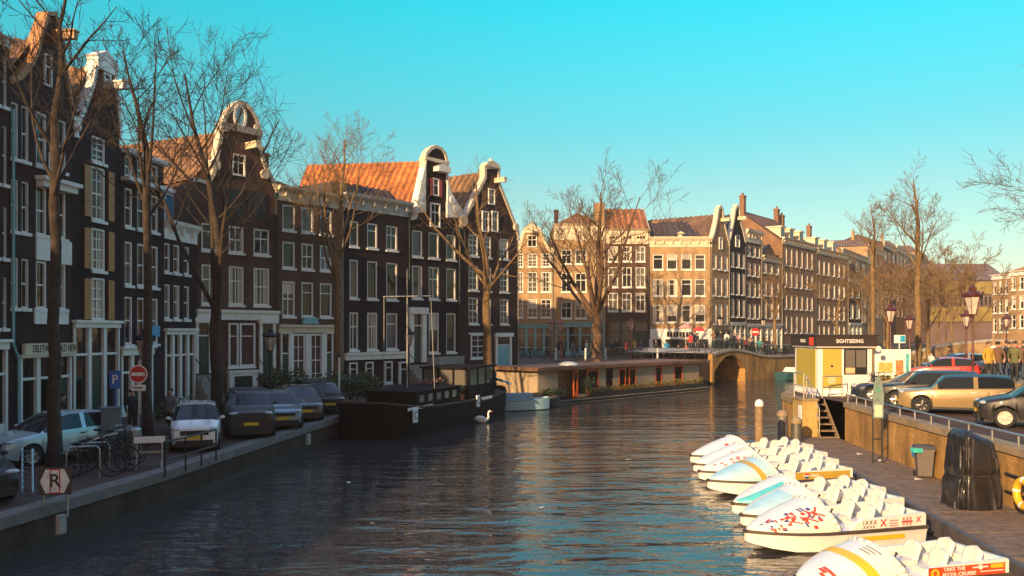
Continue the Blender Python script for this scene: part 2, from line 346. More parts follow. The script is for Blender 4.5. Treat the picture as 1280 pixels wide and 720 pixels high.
for a, b in zip(mono2, mono2[1:]): mb.quad((a[0], a[1], ZR), (400, a[1], ZR), (400, b[1], ZR), (b[0], b[1], ZR))
struct(mb.build('parking_street', clinker))

algae = M('algae', (.030, .026, .016), .6, var=.5, scale=6)
def quay(label, pts, zf, body, cop, cw=0.45, flip=1, ch=0.22):
    t = thing('quay_wall', label, 'quay wall')
    mb = MB(); mc = MB()
    for (a, b) in zip(pts, pts[1:]):
        za, zb = zf(a[1]), zf(b[1])
        mb.quad((a[0], a[1], -2.2), (b[0], b[1], -2.2), (b[0], b[1], zb), (a[0], a[1], za))
    offs = []
    for i, p in enumerate(pts):
        a = pts[max(0, i - 1)]; b = pts[min(len(pts) - 1, i + 1)]
        d = Vector((b[0] - a[0], b[1] - a[1])).normalized(); offs.append(Vector((-d.y, d.x)) * flip)   # inland
    for i in range(len(pts) - 1):
        a, b = pts[i], pts[i + 1]; za, zb = zf(a[1]), zf(b[1]); oa, ob = offs[i], offs[i + 1]
        o = 0.07
        A0 = (a[0] - oa.x * o, a[1] - oa.y * o); B0 = (b[0] - ob.x * o, b[1] - ob.y * o); A1 = (a[0] + oa.x * cw, a[1] + oa.y * cw); B1 = (b[0] + ob.x * cw, b[1] + ob.y * cw)
        e = 0.03
        vs = [(*A0, za - ch), (*B0, zb - ch), (*B1, zb - ch), (*A1, za - ch), (*A0, za + e), (*B0, zb + e), (*B1, zb + e), (*A1, za + e)]
        mc.add(vs, [(0, 1, 5, 4), (4, 5, 6, 7), (3, 2, 1, 0), (2, 3, 7, 6)])
    mb.build('wall_face', body, t); mc.build('coping', cop, t)
    al = MB()
    for i in range(len(pts) - 1):
        a, b = pts[i], pts[i + 1]; oa, ob = offs[i] * .012, offs[i + 1] * .012
        al.quad((a[0] - oa.x, a[1] - oa.y, -.3), (b[0] - ob.x, b[1] - ob.y, -.3), (b[0] - ob.x, b[1] - ob.y, .10 + .04 * math.sin(i * 2.1 + 1)), (a[0] - oa.x, a[1] - oa.y, .10 + .04 * math.sin(i * 2.1)))
    al.build('algae_line', algae, t)
    return t
stone_l = M('quay_coping_stone', (0.17, 0.14, 0.125), 0.8, var=0.25, scale=3, stain=0.4)
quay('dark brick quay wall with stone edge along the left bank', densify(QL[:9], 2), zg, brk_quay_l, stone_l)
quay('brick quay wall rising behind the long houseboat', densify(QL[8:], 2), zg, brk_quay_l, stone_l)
quay('brick wall with pale coping under the parked cars on the right', densify(mono[:5], 1.5), lambda y: ZR, brk_quay, concrete, flip=-1, ch=0.16)
quay('brick quay wall beyond the ticket kiosk', densify(mono2, 3), lambda y: ZR, brk_quay, concrete, flip=-1)
quay('far brick quay wall beyond the arched bridge', densify(QD[1:], 3), lambda y: 2.25, brk_quay, concrete)

# low floating jetty
plank = M('jetty_deck', (0.20, 0.135, 0.09), 0.85, var=0.35, scale=5, stain=0.75, bump=0.5)
JE = [(8.7, 9), (9.6, 17.1), (10.35, 23.8), (11.1, 32.7), (11.5, 36.9)]; JW = [(11.54, 9), (12.12, 17.1), (12.64, 23.8), (13.25, 32.7), (13.58, 36.9)]
t = thing('jetty', 'long low brown jetty between the pedal boats and the brick wall', 'jetty')
mb = MB(); me_ = MB()
cuts = []
for i in range(4):
    k = 3
    for j in range(k):
        f0, f1 = j / k, (j + 1) / k
        L = lambda P, f: (P[i][0] + (P[i + 1][0] - P[i][0]) * f, P[i][1] + (P[i + 1][1] - P[i][1]) * f)
        a, b, c, d = L(JE, f0), L(JW, f0), L(JW, f1 - 0.008), L(JE, f1 - 0.008)
        mb.add([(*a, 0.12), (*b, 0.12), (*c, 0.12), (*d, 0.12), (*a, 0.40), (*b, 0.40), (*c, 0.40), (*d, 0.40)], [(0, 3, 2, 1), (4, 5, 6, 7), (0, 1, 5, 4), (1, 2, 6, 5), (2, 3, 7, 6), (3, 0, 4, 7)])
for a, b in zip(JE, JE[1:]):
    me_.add([(a[0] - .10, a[1], 0.02), (b[0] - .10, b[1], 0.02), (b[0] + .04, b[1], 0.02), (a[0] + .04, a[1], 0.02), (a[0] - .10, a[1], 0.45), (b[0] - .10, b[1], 0.45), (b[0] + .04, b[1], 0.45), (a[0] + .04, a[1], 0.45)],
            [(0, 3, 2, 1), (4, 5, 6, 7), (0, 1, 5, 4), (1, 2, 6, 5), (2, 3, 7, 6), (3, 0, 4, 7)])
mb.build('deck', plank, t); me_.build('edge_beam', M('jetty_edge', (0.09, 0.075, 0.07), 0.6, var=0.3), t)

# ------------------------------------------------------------------ arched bridge
def bridge():
    A = Vector((18, 80, 0)); B = Vector((31, 96, 0)); d = (B - A); L = d.length; rz = math.atan2(d.y, d.x)
    t = thing('arch_bridge', 'low brick arch bridge with dark opening where the canal bends', 'bridge', A, rz)
    top = lambda u: 2.35 + .85 * math.exp(-((u - 4.2) / 5.5) ** 2)
    a0, a1, spring, rise = 0.4, 7.0, 1.25, 1.4
    arch = [(a0 + (a1 - a0) * i / 16, spring + rise * math.sin(math.pi * i / 16)) for i in range(17)]
    mb = MB(); us = [0] + [p[0] for p in arch] + [7.5, 10, 13, 16, L]
    def low(u):
        if u <= a0 or u >= a1: return -2
        f = (u - a0) / (a1 - a0); return spring + rise * math.sin(math.pi * f)
    pts = sorted(set(us))
    for u, v in zip(pts, pts[1:]):
        if u >= a0 and v <= a1: lu, lv = low(max(u, a0 + 1e-4)), low(min(v, a1 - 1e-4))
        else: lu = lv = -2
        if u >= a0 and v <= a1: lu = max(spring, lu); lv = max(spring, lv)
        mb.quad((u, -0.25, lu), (v, -0.25, lv), (v, -0.25, top(v)), (u, -0.25, top(u)))
        mb.quad((u, 0.2, top(u)), (v, 0.2, top(v)), (v, -0.25, top(v)), (u, -0.25, top(u)))
        if u >= a0 and v <= a1: mb.quad((u, -0.25, lu), (v, -0.25, lv), (v, 9, lv), (u, 9, lu))
    for u in (a0, a1): mb.quad((u, -0.25, -2), (u, 9, -2), (u, 9, spring), (u, -0.25, spring))
    mb.quad((a0, 9, -2), (a1, 9, -2), (a1, 9, spring + rise), (a0, 9, spring + rise))
    for u in (0, L): mb.quad((u, -0.25, -2), (u, 0.2, -2), (u, 0.2, top(u)), (u, -0.25, top(u)))
    mb.build('masonry', brk_quay, t)
    r = MB()
    for (u, v), (u2, v2) in zip(arch, arch[1:]):
        c = Vector(((a0 + a1) / 2, spring)); p = Vector((u, v)); q = Vector((u2, v2)); np_ = (p - c).normalized() * 0.25; nq = (q - c).normalized() * 0.25
        r.prism([(p.x, p.y), (q.x, q.y), (q.x + nq.x, q.y + nq.y), (p.x + np_.x, p.y + np_.y)], -0.27, -0.1)
    r.build('arch_ring', brk_quay, t)
    dk = MB()
    for i in range(20):
        u, v = L * i / 20, L * (i + 1) / 20
        dk.quad((u, -0.2, top(u) + .03), (v, -0.2, top(v) + .03), (v, 9, top(v) + .03), (u, 9, top(u) + .03)); dk.quad((u, -0.36, top(u) - .2), (v, -0.36, top(v) - .2), (v, -0.36, top(v) + .03), (u, -0.36, top(u) + .03)); dk.quad((u, -0.36, top(u) + .03), (v, -0.36, top(v) + .03), (v, -0.2, top(v) + .03), (u, -0.2, top(u) + .03))
    dk.build('deck', stone, t)
    ra = MB(); k = 26
    for i in range(k + 1):
        u = L * i / k; ra.tube((u, -0.12, top(u)), (u, -0.12, top(u) + 1.0), 0.025, n=5)
        if i < k:
            v = L * (i + 1) / k
            for h in (1.0, 0.55): ra.tube((u, -0.12, top(u) + h), (v, -0.12, top(v) + h), 0.025, n=5)
    ra.build('railing', blkp, t)
    return t, top, L, rz, A
BRIDGE, BTOP, BL, BRZ, BA = bridge()
def on_bridge(u, w, dz=0.03):
    p = Matrix.Rotation(BRZ, 4, 'Z') @ Vector((u, w, 0)) + BA; return Vector((p.x, p.y, BTOP(u) + dz))

# ------------------------------------------------------------------ houses
class Line:
    def __init__(s, p, d):
        s.p = Vector(p); s.d = Vector(d).normalized(); s.rz = math.atan2(s.d.y, s.d.x)
    def s(s_, px):
        k = (px - 640) / F; p, d = s_.p, s_.d      # p.x + t d.x = k (p.y + t d.y)
        return (k * p.y - p.x) / (d.x - k * d.y)
    def at(s_, t): return s_.p + s_.d * t
    def Y(s_, px): return s_.at(s_.s(px)).y
LA = Line((-18.3, 37), (0.13, 1)); LB = Line((-16.9, 47.7), (0.771, 1)); LC = Line((0.45, 96), (1, 0.0)); LD = Line((21.8, 96), (0.755, 1))
def tile_slope(mb, a, b, c, d, pitch=0.62, amp=0.075):
    """corrugated pantile slope: eave a->b, ridge d->c"""
    a, b, c, d = map(Vector, (a, b, c, d)); L = max((b - a).length, (c - d).length); n = max(2, int(L / pitch)); seg = n * 4
    nrm = (b - a).cross(d - a).normalized()
    if nrm.z < 0: nrm = -nrm
    rows = 5
    grid = []
    for j in range(rows + 1):
        g = j / rows
        row = []
        for i in range(seg + 1):
            f = i / seg; lo = a.lerp(b, f); hi = d.lerp(c, f)
            row.append(lo.lerp(hi, g) + nrm * (amp * math.sin(2 * math.pi * f * n) + amp))
        grid.append(row)
    vs = [p for row in grid for p in row]; w = seg + 1
    o = len(mb.v); mb.v.extend([tuple(p) for p in vs])
    for j in range(rows):
        for i in range(seg): mb.f.append((o+j*w+i, o+j*w+i+1, o+(j+1)*w+i+1, o+(j+1)*w+i)); mb.m.append(1 if i % 4 >= 2 else 0)   # valley faces take the darker tile: rib shade put into the colour
def window(root, u0, u1, v0, v1, fm, pm, style='cross', y=0.10, sill=True, arch=False, name='window', fw=None, detail=True):
    mb = MB(); w, h = u1 - u0, v1 - v0
    if style == 'mix': style = rnd.choice(['cross', 'sash', 'plain', 'plain', 'top'])
    fw = fw or min(0.095, w * 0.14); yo, yi = y - 0.06, y + 0.10
    mb.box(u0, u0 + fw, yo, yi, v0, v1); mb.box(u1 - fw, u1, yo, yi, v0, v1)
    mb.box(u0 + fw, u1 - fw, yo, yi, v0, v0 + fw); mb.box(u0 + fw, u1 - fw, yo, yi, v1 - fw, v1)
    b = 0.028; ym, yn = y + 0.0, y + 0.06
    if style in ('cross', 'sash', 'grid'):
        vt = v0 + h * (0.62 if style == 'cross' else 0.5)
        mb.box(u0 + fw, u1 - fw, ym, yn, vt - 0.035, vt + 0.035)
        if w > 0.75 or style == 'grid':
            uc = (u0 + u1) / 2
            mb.box(uc - b, uc + b, ym, yn, v0 + fw, vt - 0.035); mb.box(uc - b, uc + b, ym, yn, vt + 0.035, v1 - fw)
        if style == 'grid':
            for q in (0.25, 0.75):
                vq = v0 + h * q; mb.box(u0 + fw, uc - b, ym + .004, yn - .004, vq - .02, vq + .02); mb.box(uc + b, u1 - fw, ym + .004, yn - .004, vq - .02, vq + .02)
    if style == 'top':
        vt = v0 + h * 0.7; mb.box(u0 + fw, u1 - fw, ym, yn, vt - 0.03, vt + 0.03)
    if sill: mb.box(u0 - 0.06, u1 + 0.06, -0.09, y + 0.02, v0 - 0.13, v0 - 0.003)
    o = mb.build(name, fm, root, fix=False)
    if detail:
        g = MB(); g.box(u0 + fw * .6, u1 - fw * .6, y + 0.035, y + 0.055, v0 + fw * .6, v1 - fw * .6); g.build('pane', pm, o, fix=False)
    return o
def facade_wall(w, h, D, holes, gable=None, rev=0.22):
    mb = MB()
    us = sorted(set([0, w] + [q for a in holes for q in a[:2]])); vs = sorted(set([0, h] + [q for a in holes for q in a[2:4]]))
    for u, u2 in zip(us, us[1:]):
        for v, v2 in zip(vs, vs[1:]):
            cu, cv = (u + u2) / 2, (v + v2) / 2
            if u2 - u < 1e-5 or v2 - v < 1e-5: continue
            if any(a[0] < cu < a[1] and a[2] < cv < a[3] for a in holes): continue
            mb.quad((u, 0, v), (u2, 0, v), (u2, 0, v2), (u, 0, v2))
    for a in holes:
        u, u2, v, v2 = a[:4]
        mb.quad((u, 0, v), (u, rev, v), (u, rev, v2), (u, 0, v2)); mb.quad((u2, 0, v), (u2, 0, v2), (u2, rev, v2), (u2, rev, v))
        mb.quad((u, 0, v2), (u, rev, v2), (u2, rev, v2), (u2, 0, v2)); mb.quad((u, 0, v), (u2, 0, v), (u2, rev, v), (u, rev, v))
        mb.quad((u, rev, v), (u2, rev, v), (u2, rev, v2), (u, rev, v2))
    mb.quad((0, 0, 0), (0, 0, h), (0, D, h), (0, D, 0)); mb.quad((w, 0, 0), (w, D, 0), (w, D, h), (w, 0, h)); mb.quad((0, D, 0), (0, D, h), (w, D, h), (w, D, 0))
    mb.quad((0, 0.3, h - 0.02), (w, 0.3, h - 0.02), (w, D, h - 0.02), (0, D, h - 0.02))
    if gable:
        mb.prism(gable, 0.0, 0.34)
    return mb
def roof_part(root, kind, w, h, hr, D, mat, y0=0.3, lift=0.0):
    mb = MB(); side = MB()
    if kind == 'gable':
        tile_slope(mb, (0, y0, h), (0, D, h), (w / 2, D, hr + lift), (w / 2, y0, hr)); tile_slope(mb, (w, y0, h), (w, D, h), (w / 2, D, hr + lift), (w / 2, y0, hr))
        side.add([(0, D, h), (w, D, h), (w / 2, D, hr + lift)], [(0, 1, 2)]); side.add([(0, y0 + .02, h), (w, y0 + .02, h), (w / 2, y0 + .02, hr)], [(0, 1, 2)])
    elif kind == 'hip':
        k = min(3.2, D * .4)
        tile_slope(mb, (0, y0, h), (w, y0, h), (w / 2 + .05, y0 + k, hr), (w / 2 - .05, y0 + k, hr))
        tile_slope(mb, (0, y0, h), (0, D, h), (w / 2, D, hr), (w / 2, y0 + k, hr)); tile_slope(mb, (w, y0, h), (w, D, h), (w / 2, D, hr), (w / 2, y0 + k, hr))
        side.add([(0, D, h), (w, D, h), (w / 2, D, hr)], [(0, 1, 2)])
    elif kind == 'parallel':
        k = D / 2
        tile_slope(mb, (0, y0, h), (w, y0, h), (w, k, hr), (0, k, hr)); tile_slope(mb, (0, D, h), (w, D, h), (w, k, hr), (0, k, hr))
    elif kind == 'mansard':
        k = 1.6
        tile_slope(mb, (0, y0, h), (w, y0, h), (w - .5, k, hr), (0.5, k, hr)); tile_slope(mb, (0, y0, h), (0, D, h), (.5, D, hr), (.5, k, hr)); tile_slope(mb, (w, y0, h), (w, D, h), (w - .5, D, hr), (w - .5, k, hr))
        mb.quad((.5, k, hr), (w - .5, k, hr), (w - .5, D, hr), (.5, D, hr)); side.add([(0, D, h), (w, D, h), (w - .5, D, hr), (.5, D, hr)], [(0, 1, 2, 3)])
    else: return None
    o = mb.build('roof', [mat, TVALLEY_SHADE.get(mat.name, mat)], root, smooth=1)
    return o, side
def chimney(root, x, y, z0, z1, mat, sx=0.8, sy=0.6, pots=2):
    mb = MB(); mb.box(x - sx/2, x + sx/2, y - sy/2, y + sy/2, z0, z1); mb.box(x - sx/2 - .07, x + sx/2 + .07, y - sy/2 - .07, y + sy/2 + .07, z1 - .25, z1 - .08)
    for i in range(pots): mb.lathe([(0.0, z1), (.11, z1), (.09, z1 + .35), (0, z1 + .35)], (x + (i - (pots - 1) / 2) * .32, y, 0), 8)
    return mb.build('chimney', mat, root)
def cornice(root, w, v0, v1, mat, proud=0.32, u0=0.0, brackets=True, name='cornice'):
    mb = MB(); h = v1 - v0
    mb.prismx([(-0.01, v0), (-0.06, v0), (-0.06, v0 + h * .55), (-proud * .6, v0 + h * .68), (-proud, v0 + h * .82), (-proud - .04, v1), (0.30, v1), (0.30, v0 + h*.9), (-0.01, v0 + h*.9)], u0 - 0.04, u0 + w + 0.04)
    if brackets:
        n = max(3, int(w / 0.9))
        for i in range(n):
            x = u0 + w * (i + .5) / n; mb.box(x - .07, x + .07, -proud * .75, -0.062, v0 + h * .35, v0 + h * .66)
    return mb.build(name, mat, root)
def shopfront(root, u0, u1, v1, n, fm, pm, fascia=0.35, door=None, riser=0.5, label=None, transom=0.72):
    mb = MB(); pw = 0.11
    mb.box(u0, u1, -0.14, 0.2, v1 - fascia, v1); mb.box(u0 - .08, u1 + .08, -0.24, 0.02, v1 - 0.09, v1 + 0.02)
    xs = [u0 + (u1 - u0) * i / n for i in range(n + 1)]
    for x in xs: mb.box(max(u0, x - pw), min(u1, x + pw), -0.07, 0.19, 0, v1 - fascia)
    vt = (v1 - fascia) * transom
    for i in range(n):
        a, b = xs[i] + pw, xs[i + 1] - pw
        if b - a < .05: continue
        mb.box(a, b, -0.02, 0.14, vt - .05, vt + .05)
        if i != door: mb.box(a, b, -0.03, 0.16, 0, riser)
    o = mb.build('shopfront', fm, root, fix=False)
    for i in range(n):
        a, b = xs[i] + pw * .8, xs[i + 1] - pw * .8
        if b - a < .05: continue
        g = MB(); g.box(a, b, 0.08, 0.10, (vt + .02 if i == door else riser - .02), v1 - fascia + .02); g.build('pane', pm, o, fix=False)
        if i == door:
            dd = MB(); dd.box(a, b, 0.06, 0.13, 0.02, vt - .04); dd.box(a + .1, b - .1, 0.045, 0.062, 0.2, vt * .45); dd.box(a + .1, b - .1, 0.045, 0.062, vt * .52, vt - .2); dd.build('door', grnp, o, fix=False)
    return o
HOUSES = []
def house(label, ln, p0, p1, zb, eave, rows, cols, brick, frame=white, gable=None, cop=None, copw=0.3, roof=('gable', None, None), D=13, corn=None, cornm=None,
          style='cross', panes=None, shop=None, extra=None, attic=(), skip=(), hoist=None, chim=(), detail=True, sill=True, cat='house', gcopy=None, name='canal_house', rev=0.2):
    s0, s1 = ln.s(p0), ln.s(p1); w = s1 - s0; P = ln.at(s0)
    pc = (p0 + p1) / 2; Yc = ln.Y(pc)
    root = thing(name, label, cat, (P.x, P.y, zb), ln.rz, gcopy)
    U = lambda px: ln.s(px) - s0
    V = lambda y, px=None: EYE + (HOR - y) * (ln.Y(px) if px is not None else Yc) / F - zb
    h = V(eave)
    holes = []; wins = []
    for ri, (yt, yb) in enumerate(rows):
        for ci, (a, b) in enumerate(cols):
            if (ri, ci) in skip: continue
            u0, u1, v0, v1 = U(a), U(b), V(yb), V(yt)
            if v0 < 0.02: v0 = 0.02
            holes.append((u0, u1, v0, v1)); wins.append((u0, u1, v0, v1, style))
    if shop:
        a, b, yt = shop[:3]; hv = (max(0.05, U(a)), min(w - .05, U(b)), 0, V(yt)); holes.append(hv)
    gp = None
    if gable:
        gp = [(U(x), V(y, x)) for x, y in gable]
        gp[0] = (max(0, gp[0][0]), h); gp[-1] = (min(w, gp[-1][0]), h)
    wall = facade_wall(w, h, D, holes, gp)
    hr = V(roof[1]) if roof[1] is not None else (max(p[1] for p in gp) - 0.6 if gp else h + 2.5)
    rp = roof_part(root, roof[0], w, h, hr, D, roof[2] or tile_br, lift=roof[3] if len(roof) > 3 else 0)
    if rp: wall.add(rp[1].v, rp[1].f)
    if roof[0] == 'parallel':
        for x in (0, w): wall.add([(x, 0.3, h), (x, D, h), (x, D / 2, hr)], [(0, 1, 2)])
    wall.build('wall', brick, root)
    pn = panes or PANES
    for (a, b, c, d, st) in wins: window(root, a, b, c, d, frame, rnd.choice(pn), st, detail=detail, sill=sill)
    for at in attic:
        a, b, yt, yb = at[:4]; window(root, U(a), U(b), V(yb, (a + b) / 2), V(yt, (a + b) / 2), frame, rnd.choice(pn), 'cross', y=-0.035, sill=False)
        if len(at) > 4:
            k = MB(); ww = (U(b) - U(a)) * .45
            for (x0, x1) in ((U(a) - ww - .02, U(a) - .02), (U(b) + .02, U(b) + ww + .02)):
                k = MB(); k.box(x0, x1, -0.1, -0.012, V(yb, a), V(yt, a)); k.build('shutter', at[4], root, fix=False)
    if gp and cop:
        mb = MB(); mb.band(gp, copw, -0.09, 0.42); mb.build('coping', cop, root)
    if corn: cornice(root, w, V(corn[1]), V(corn[0]), cornm or white)
    if shop: shopfront(root, hv[0], hv[1], hv[3], shop[3], shop[4], shop[5], **(shop[6] if len(shop) > 6 else {}))
    if hoist:
        x, y = hoist; mb = MB(); u, v = U(x), V(y, x); mb.box(u - .13, u + .13, -1.0, 0.2, v, v + .28); mb.box(u - .19, u + .19, -1.05, -0.05, v + .28, v + .36); mb.build('hoist_beam', cop or white, root)
    if ln in (LB, LC, LD) and eave:
        mb = MB(); x = w - .12; mb.tube((x, -.07, 0), (x, -.07, h - .1), .045, n=6); mb.box(x - .09, x + .09, -.16, -.003, h - .35, h - .1); mb.build('downpipe', rnd.choice([blkp, stone, grnp]), root)
    for (u, y, z0, z1) in chim: chimney(root, u * w, y, h + z0, h + z1, brick)
    H = dict(root=root, U=U, V=V, w=w, h=h, hr=hr, zb=zb, D=D)
    if extra: extra(H)
    HOUSES.append(root)
    return H
# ------------------------------------------------------------------ left row, near part
ZB = 0.9
def scroll(u, v, r, mb, y0, y1):
    mb.lathe([(0, y0), (r, y0), (r, y1), (0, y1)], (u, 0, v), 12, axis='Y')
def ex_a2(H):
    U, V, root = H['U'], H['V'], H['root']
    mb = MB(); mb.box(U(45), U(88), -0.35, -0.005, V(234), V(226)); mb.box(U(43), U(90), -0.5, -0.006, V(226), V(221)); mb.build('cornice', white, root)
    mb = MB(); y = -0.42
    for i in range(8):
        u = U(50) + (U(66) - U(50)) * i / 7; mb.box(u - .02, u + .02, y, y + .04, V(219), V(192))
    mb.box(U(50), U(66), y, y + .05, V(192), V(190.5)); mb.build('balustrade', white, root)
    for (a, b, c, d) in ((44, 61, 293, 325), (69, 88, 297, 327), (42, 57, 385, 405), (69, 84, 385, 405)):
        mb = MB(); mb.box(U(a), U(b), -0.07, -0.004, V(d), V(c)); mb.build('panel', white, root)
    mb = MB(); mb.box(U(23), U(88), -0.30, -0.15, V(443), V(429)); sg = mb.build('sign_board', cream, root)
    text_mesh('DELFTWARE  OLD NEW', (V(429) - V(443)) * .92, blkp, root, ((U(32) + U(87)) / 2, -0.306, V(436)), sx=0.62)
    mb = MB(); mb.tube((0.05, -0.12, V(430)), (0.05, -0.12, V(150)), 0.05, n=8); mb.tube((0.05, -0.12, V(430)), (.35, -.12, V(447)), .05, n=8); mb.tube((0.35, -0.12, V(447)), (.35, -.12, 0), .05, n=8); mb.build('downpipe', tealp, root)
def ex_a3(H):
    U, V, root = H['U'], H['V'], H['root']
    mb = MB(); a, b = U(119), U(144)   # white pediment
    mb.prism([(a, V(90, 131)), (b, V(90, 131)), (b, V(77, 131)), (b + .12, V(75, 131)), ((a + b) / 2, V(63, 131)), (a - .12, V(75, 131)), (a, V(77, 131))], -0.14, 0.40); mb.build('pediment', white, root)
    mb = MB(); mb.lathe([(0, V(172, 95)), (.22, V(172, 95)), (.16, V(166, 95)), (.3, V(160, 95)), (.26, V(154, 95)), (0, V(150, 95))], (U(96), .1, 0), 10); mb.build('urn', white, root)
    for (yt, yb) in ((210, 273), (287, 337), (349, 399)):
        for (x0, x1) in ((104, 112), (134, 141)):
            m2 = MB(); m2.box(U(x0), U(x1), -0.09, -0.03, V(yb), V(yt)); m2.build('shutter', shut, root, fix=False)
def ex_a4(H):
    U, V, root = H['U'], H['V'], H['root']
    mb = MB(); mb.box(U(151), U(204), -0.45, 0.2, V(233), V(228)); mb.box(U(152), U(204), -0.4, 0.2, V(199), V(194)); mb.build('cornice', white, root)
    mb = MB(); mb.box(U(167), U(183), -0.7, -0.6, V(421), V(407)); mb.tube((U(175), -.6, V(414)), (U(175), 0, V(414)), .03); s = mb.build('hanging_sign', M('blue_sign', (0.05, 0.35, 0.6), .4), root)
def ex_a5(H):
    U, V, root = H['U'], H['V'], H['root']
    mb = MB(); mb.box(U(207), U(243), 1.2, 1.3, H['h'], H['h'] + 1.9, 0); mb.box(U(206), U(244), 1.1, 4, H['h'] + 1.9, H['h'] + 2.1, 0); mb.box(U(207), U(243), 1.3, 4, H['h'], H['h'] + 1.9, 0)
    d = mb.build('rooftop_room', white, root)
    for (a, b) in ((209, 220), (222, 232), (234, 242)):
        g = MB(); g.box(U(a), U(b), 1.17, 1.19, H['h'] + .3, H['h'] + 1.7); g.build('pane', M('blue_glass', (0.06, 0.2, 0.32), .08), d, fix=False)
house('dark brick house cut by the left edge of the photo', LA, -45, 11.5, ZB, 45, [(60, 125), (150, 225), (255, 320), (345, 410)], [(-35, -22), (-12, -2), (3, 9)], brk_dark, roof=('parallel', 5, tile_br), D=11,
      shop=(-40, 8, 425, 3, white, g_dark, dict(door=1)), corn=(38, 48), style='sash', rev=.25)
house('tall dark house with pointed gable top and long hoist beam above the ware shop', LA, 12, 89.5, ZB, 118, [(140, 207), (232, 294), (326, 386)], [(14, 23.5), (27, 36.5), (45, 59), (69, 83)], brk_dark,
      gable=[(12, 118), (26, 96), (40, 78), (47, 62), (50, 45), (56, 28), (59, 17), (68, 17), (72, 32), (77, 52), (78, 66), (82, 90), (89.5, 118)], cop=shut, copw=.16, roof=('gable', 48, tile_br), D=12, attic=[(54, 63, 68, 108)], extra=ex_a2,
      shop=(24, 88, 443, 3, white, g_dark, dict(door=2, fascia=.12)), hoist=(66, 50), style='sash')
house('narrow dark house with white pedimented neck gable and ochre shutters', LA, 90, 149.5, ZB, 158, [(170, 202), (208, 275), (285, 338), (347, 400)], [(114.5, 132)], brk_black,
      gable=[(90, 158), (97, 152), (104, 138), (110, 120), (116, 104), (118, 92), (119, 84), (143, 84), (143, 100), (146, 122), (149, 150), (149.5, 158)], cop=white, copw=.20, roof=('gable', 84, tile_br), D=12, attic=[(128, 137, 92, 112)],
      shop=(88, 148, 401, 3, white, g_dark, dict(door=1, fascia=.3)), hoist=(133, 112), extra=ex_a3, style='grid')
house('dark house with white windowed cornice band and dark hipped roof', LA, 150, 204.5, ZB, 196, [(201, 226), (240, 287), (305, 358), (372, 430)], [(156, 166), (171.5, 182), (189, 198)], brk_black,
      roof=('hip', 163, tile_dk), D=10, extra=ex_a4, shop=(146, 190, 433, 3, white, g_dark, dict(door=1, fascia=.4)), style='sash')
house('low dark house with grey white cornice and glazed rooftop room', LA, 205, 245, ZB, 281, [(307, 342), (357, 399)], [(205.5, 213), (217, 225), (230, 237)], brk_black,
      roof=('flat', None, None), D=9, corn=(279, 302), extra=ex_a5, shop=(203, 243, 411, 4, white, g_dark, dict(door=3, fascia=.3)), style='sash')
# houses that stand before the left edge of the photo and throw the long shadow
ss = LA.s(-45); fake = [('plain brown house standing left of the photo beside the camera', 6.2, 15.0), ('dark house with tall roof standing left of the camera', 5.6, 15.6), ('brown house with tall roof behind the camera on the left bank', 7.0, 14.8),
     ('dark brick house behind the camera second along the left bank', 6.0, 15.4), ('broad brown house far behind the camera on the left bank', 9.0, 14.9), ('last dark house far behind the camera on the left bank', 14.0, 15.0)]
for i, (lab, wd, ht) in enumerate(fake):
    ss -= wd + 0.05; P = LA.at(ss)
    t = thing('canal_house', lab, 'house', (P.x, P.y, ZB), LA.rz)
    hs = [(wd * (q + .2) / 3, wd * (q + .75) / 3, z, z + 1.9) for q in range(3) for z in (1.0, 4.2, 7.2, 10)]
    wl = facade_wall(wd, ht - 3.5, 11, hs); rp = roof_part(t, 'parallel', wd, ht - 3.5, ht, 11, tile_br)
    for x in (0, wd): wl.add([(x, 0.3, ht - 3.5), (x, 11, ht - 3.5), (x, 5.5, ht)], [(0, 1, 2)])
    wl.build('wall', brk_dark if i % 2 else brk_brown, t)
    for q in hs: window(t, *q, white, g_dark, 'sash')

# ------------------------------------------------------------------ left row, far part
def stoop(root, u0, u1, h, n=5, depth=1.5, mat=stone, rail=True):
    mb = MB()
    for i in range(n): mb.box(u0, u1, -depth + depth * i / n, 0.0 if i == n - 1 else -depth + depth * (i + 1) / n, 0, h * (i + 1) / n)
    o = mb.build('stoop', mat, root)
    if rail:
        r = MB()
        for u in (u0 + .04, u1 - .04):
            r.path([(u, -depth, h / n), (u, -depth, h / n + .9), (u, -.1, h + .9)], .025); r.tube((u, -.6, h * .6), (u, -.6, h * .6 + .9), .02)
        r.build('handrail', blkp, o)
def door(root, u0, u1, v0, v1, fm=white, dm=grnp, fw=.2, transom=.75, proud=.12, head=.3):
    mb = MB(); mb.box(u0 - fw, u0, -proud, 0.1, v0, v1); mb.box(u1, u1 + fw, -proud, .1, v0, v1); mb.box(u0 - fw - .1, u1 + fw + .1, -proud - .12, .1, v1 + .002, v1 + head)
    vt = v0 + (v1 - v0) * transom; mb.box(u0, u1, -proud + .05, .1, vt - .04, vt + .04)
    o = mb.build('door_frame', fm, root, fix=False)
    d = MB(); d.box(u0, u1, -.05, -.006, v0, vt - .04)
    for (a, b) in ((.08, .42), (.5, .92)): d.box(u0 + (u1-u0)*.15, u1 - (u1-u0)*.15, -.07, -.052, v0 + (vt - v0) * a, v0 + (vt - v0) * b)
    d.build('door', dm, o, fix=False); g = MB(); g.box(u0, u1, -.04, -.006, vt + .04, v1); g.build('pane', g_dark, o, fix=False)
    k = MB(); k.ball((u1 - .12, -.1, v0 + 1.0), .035, 8); k.build('handle', metal, o)
    return o
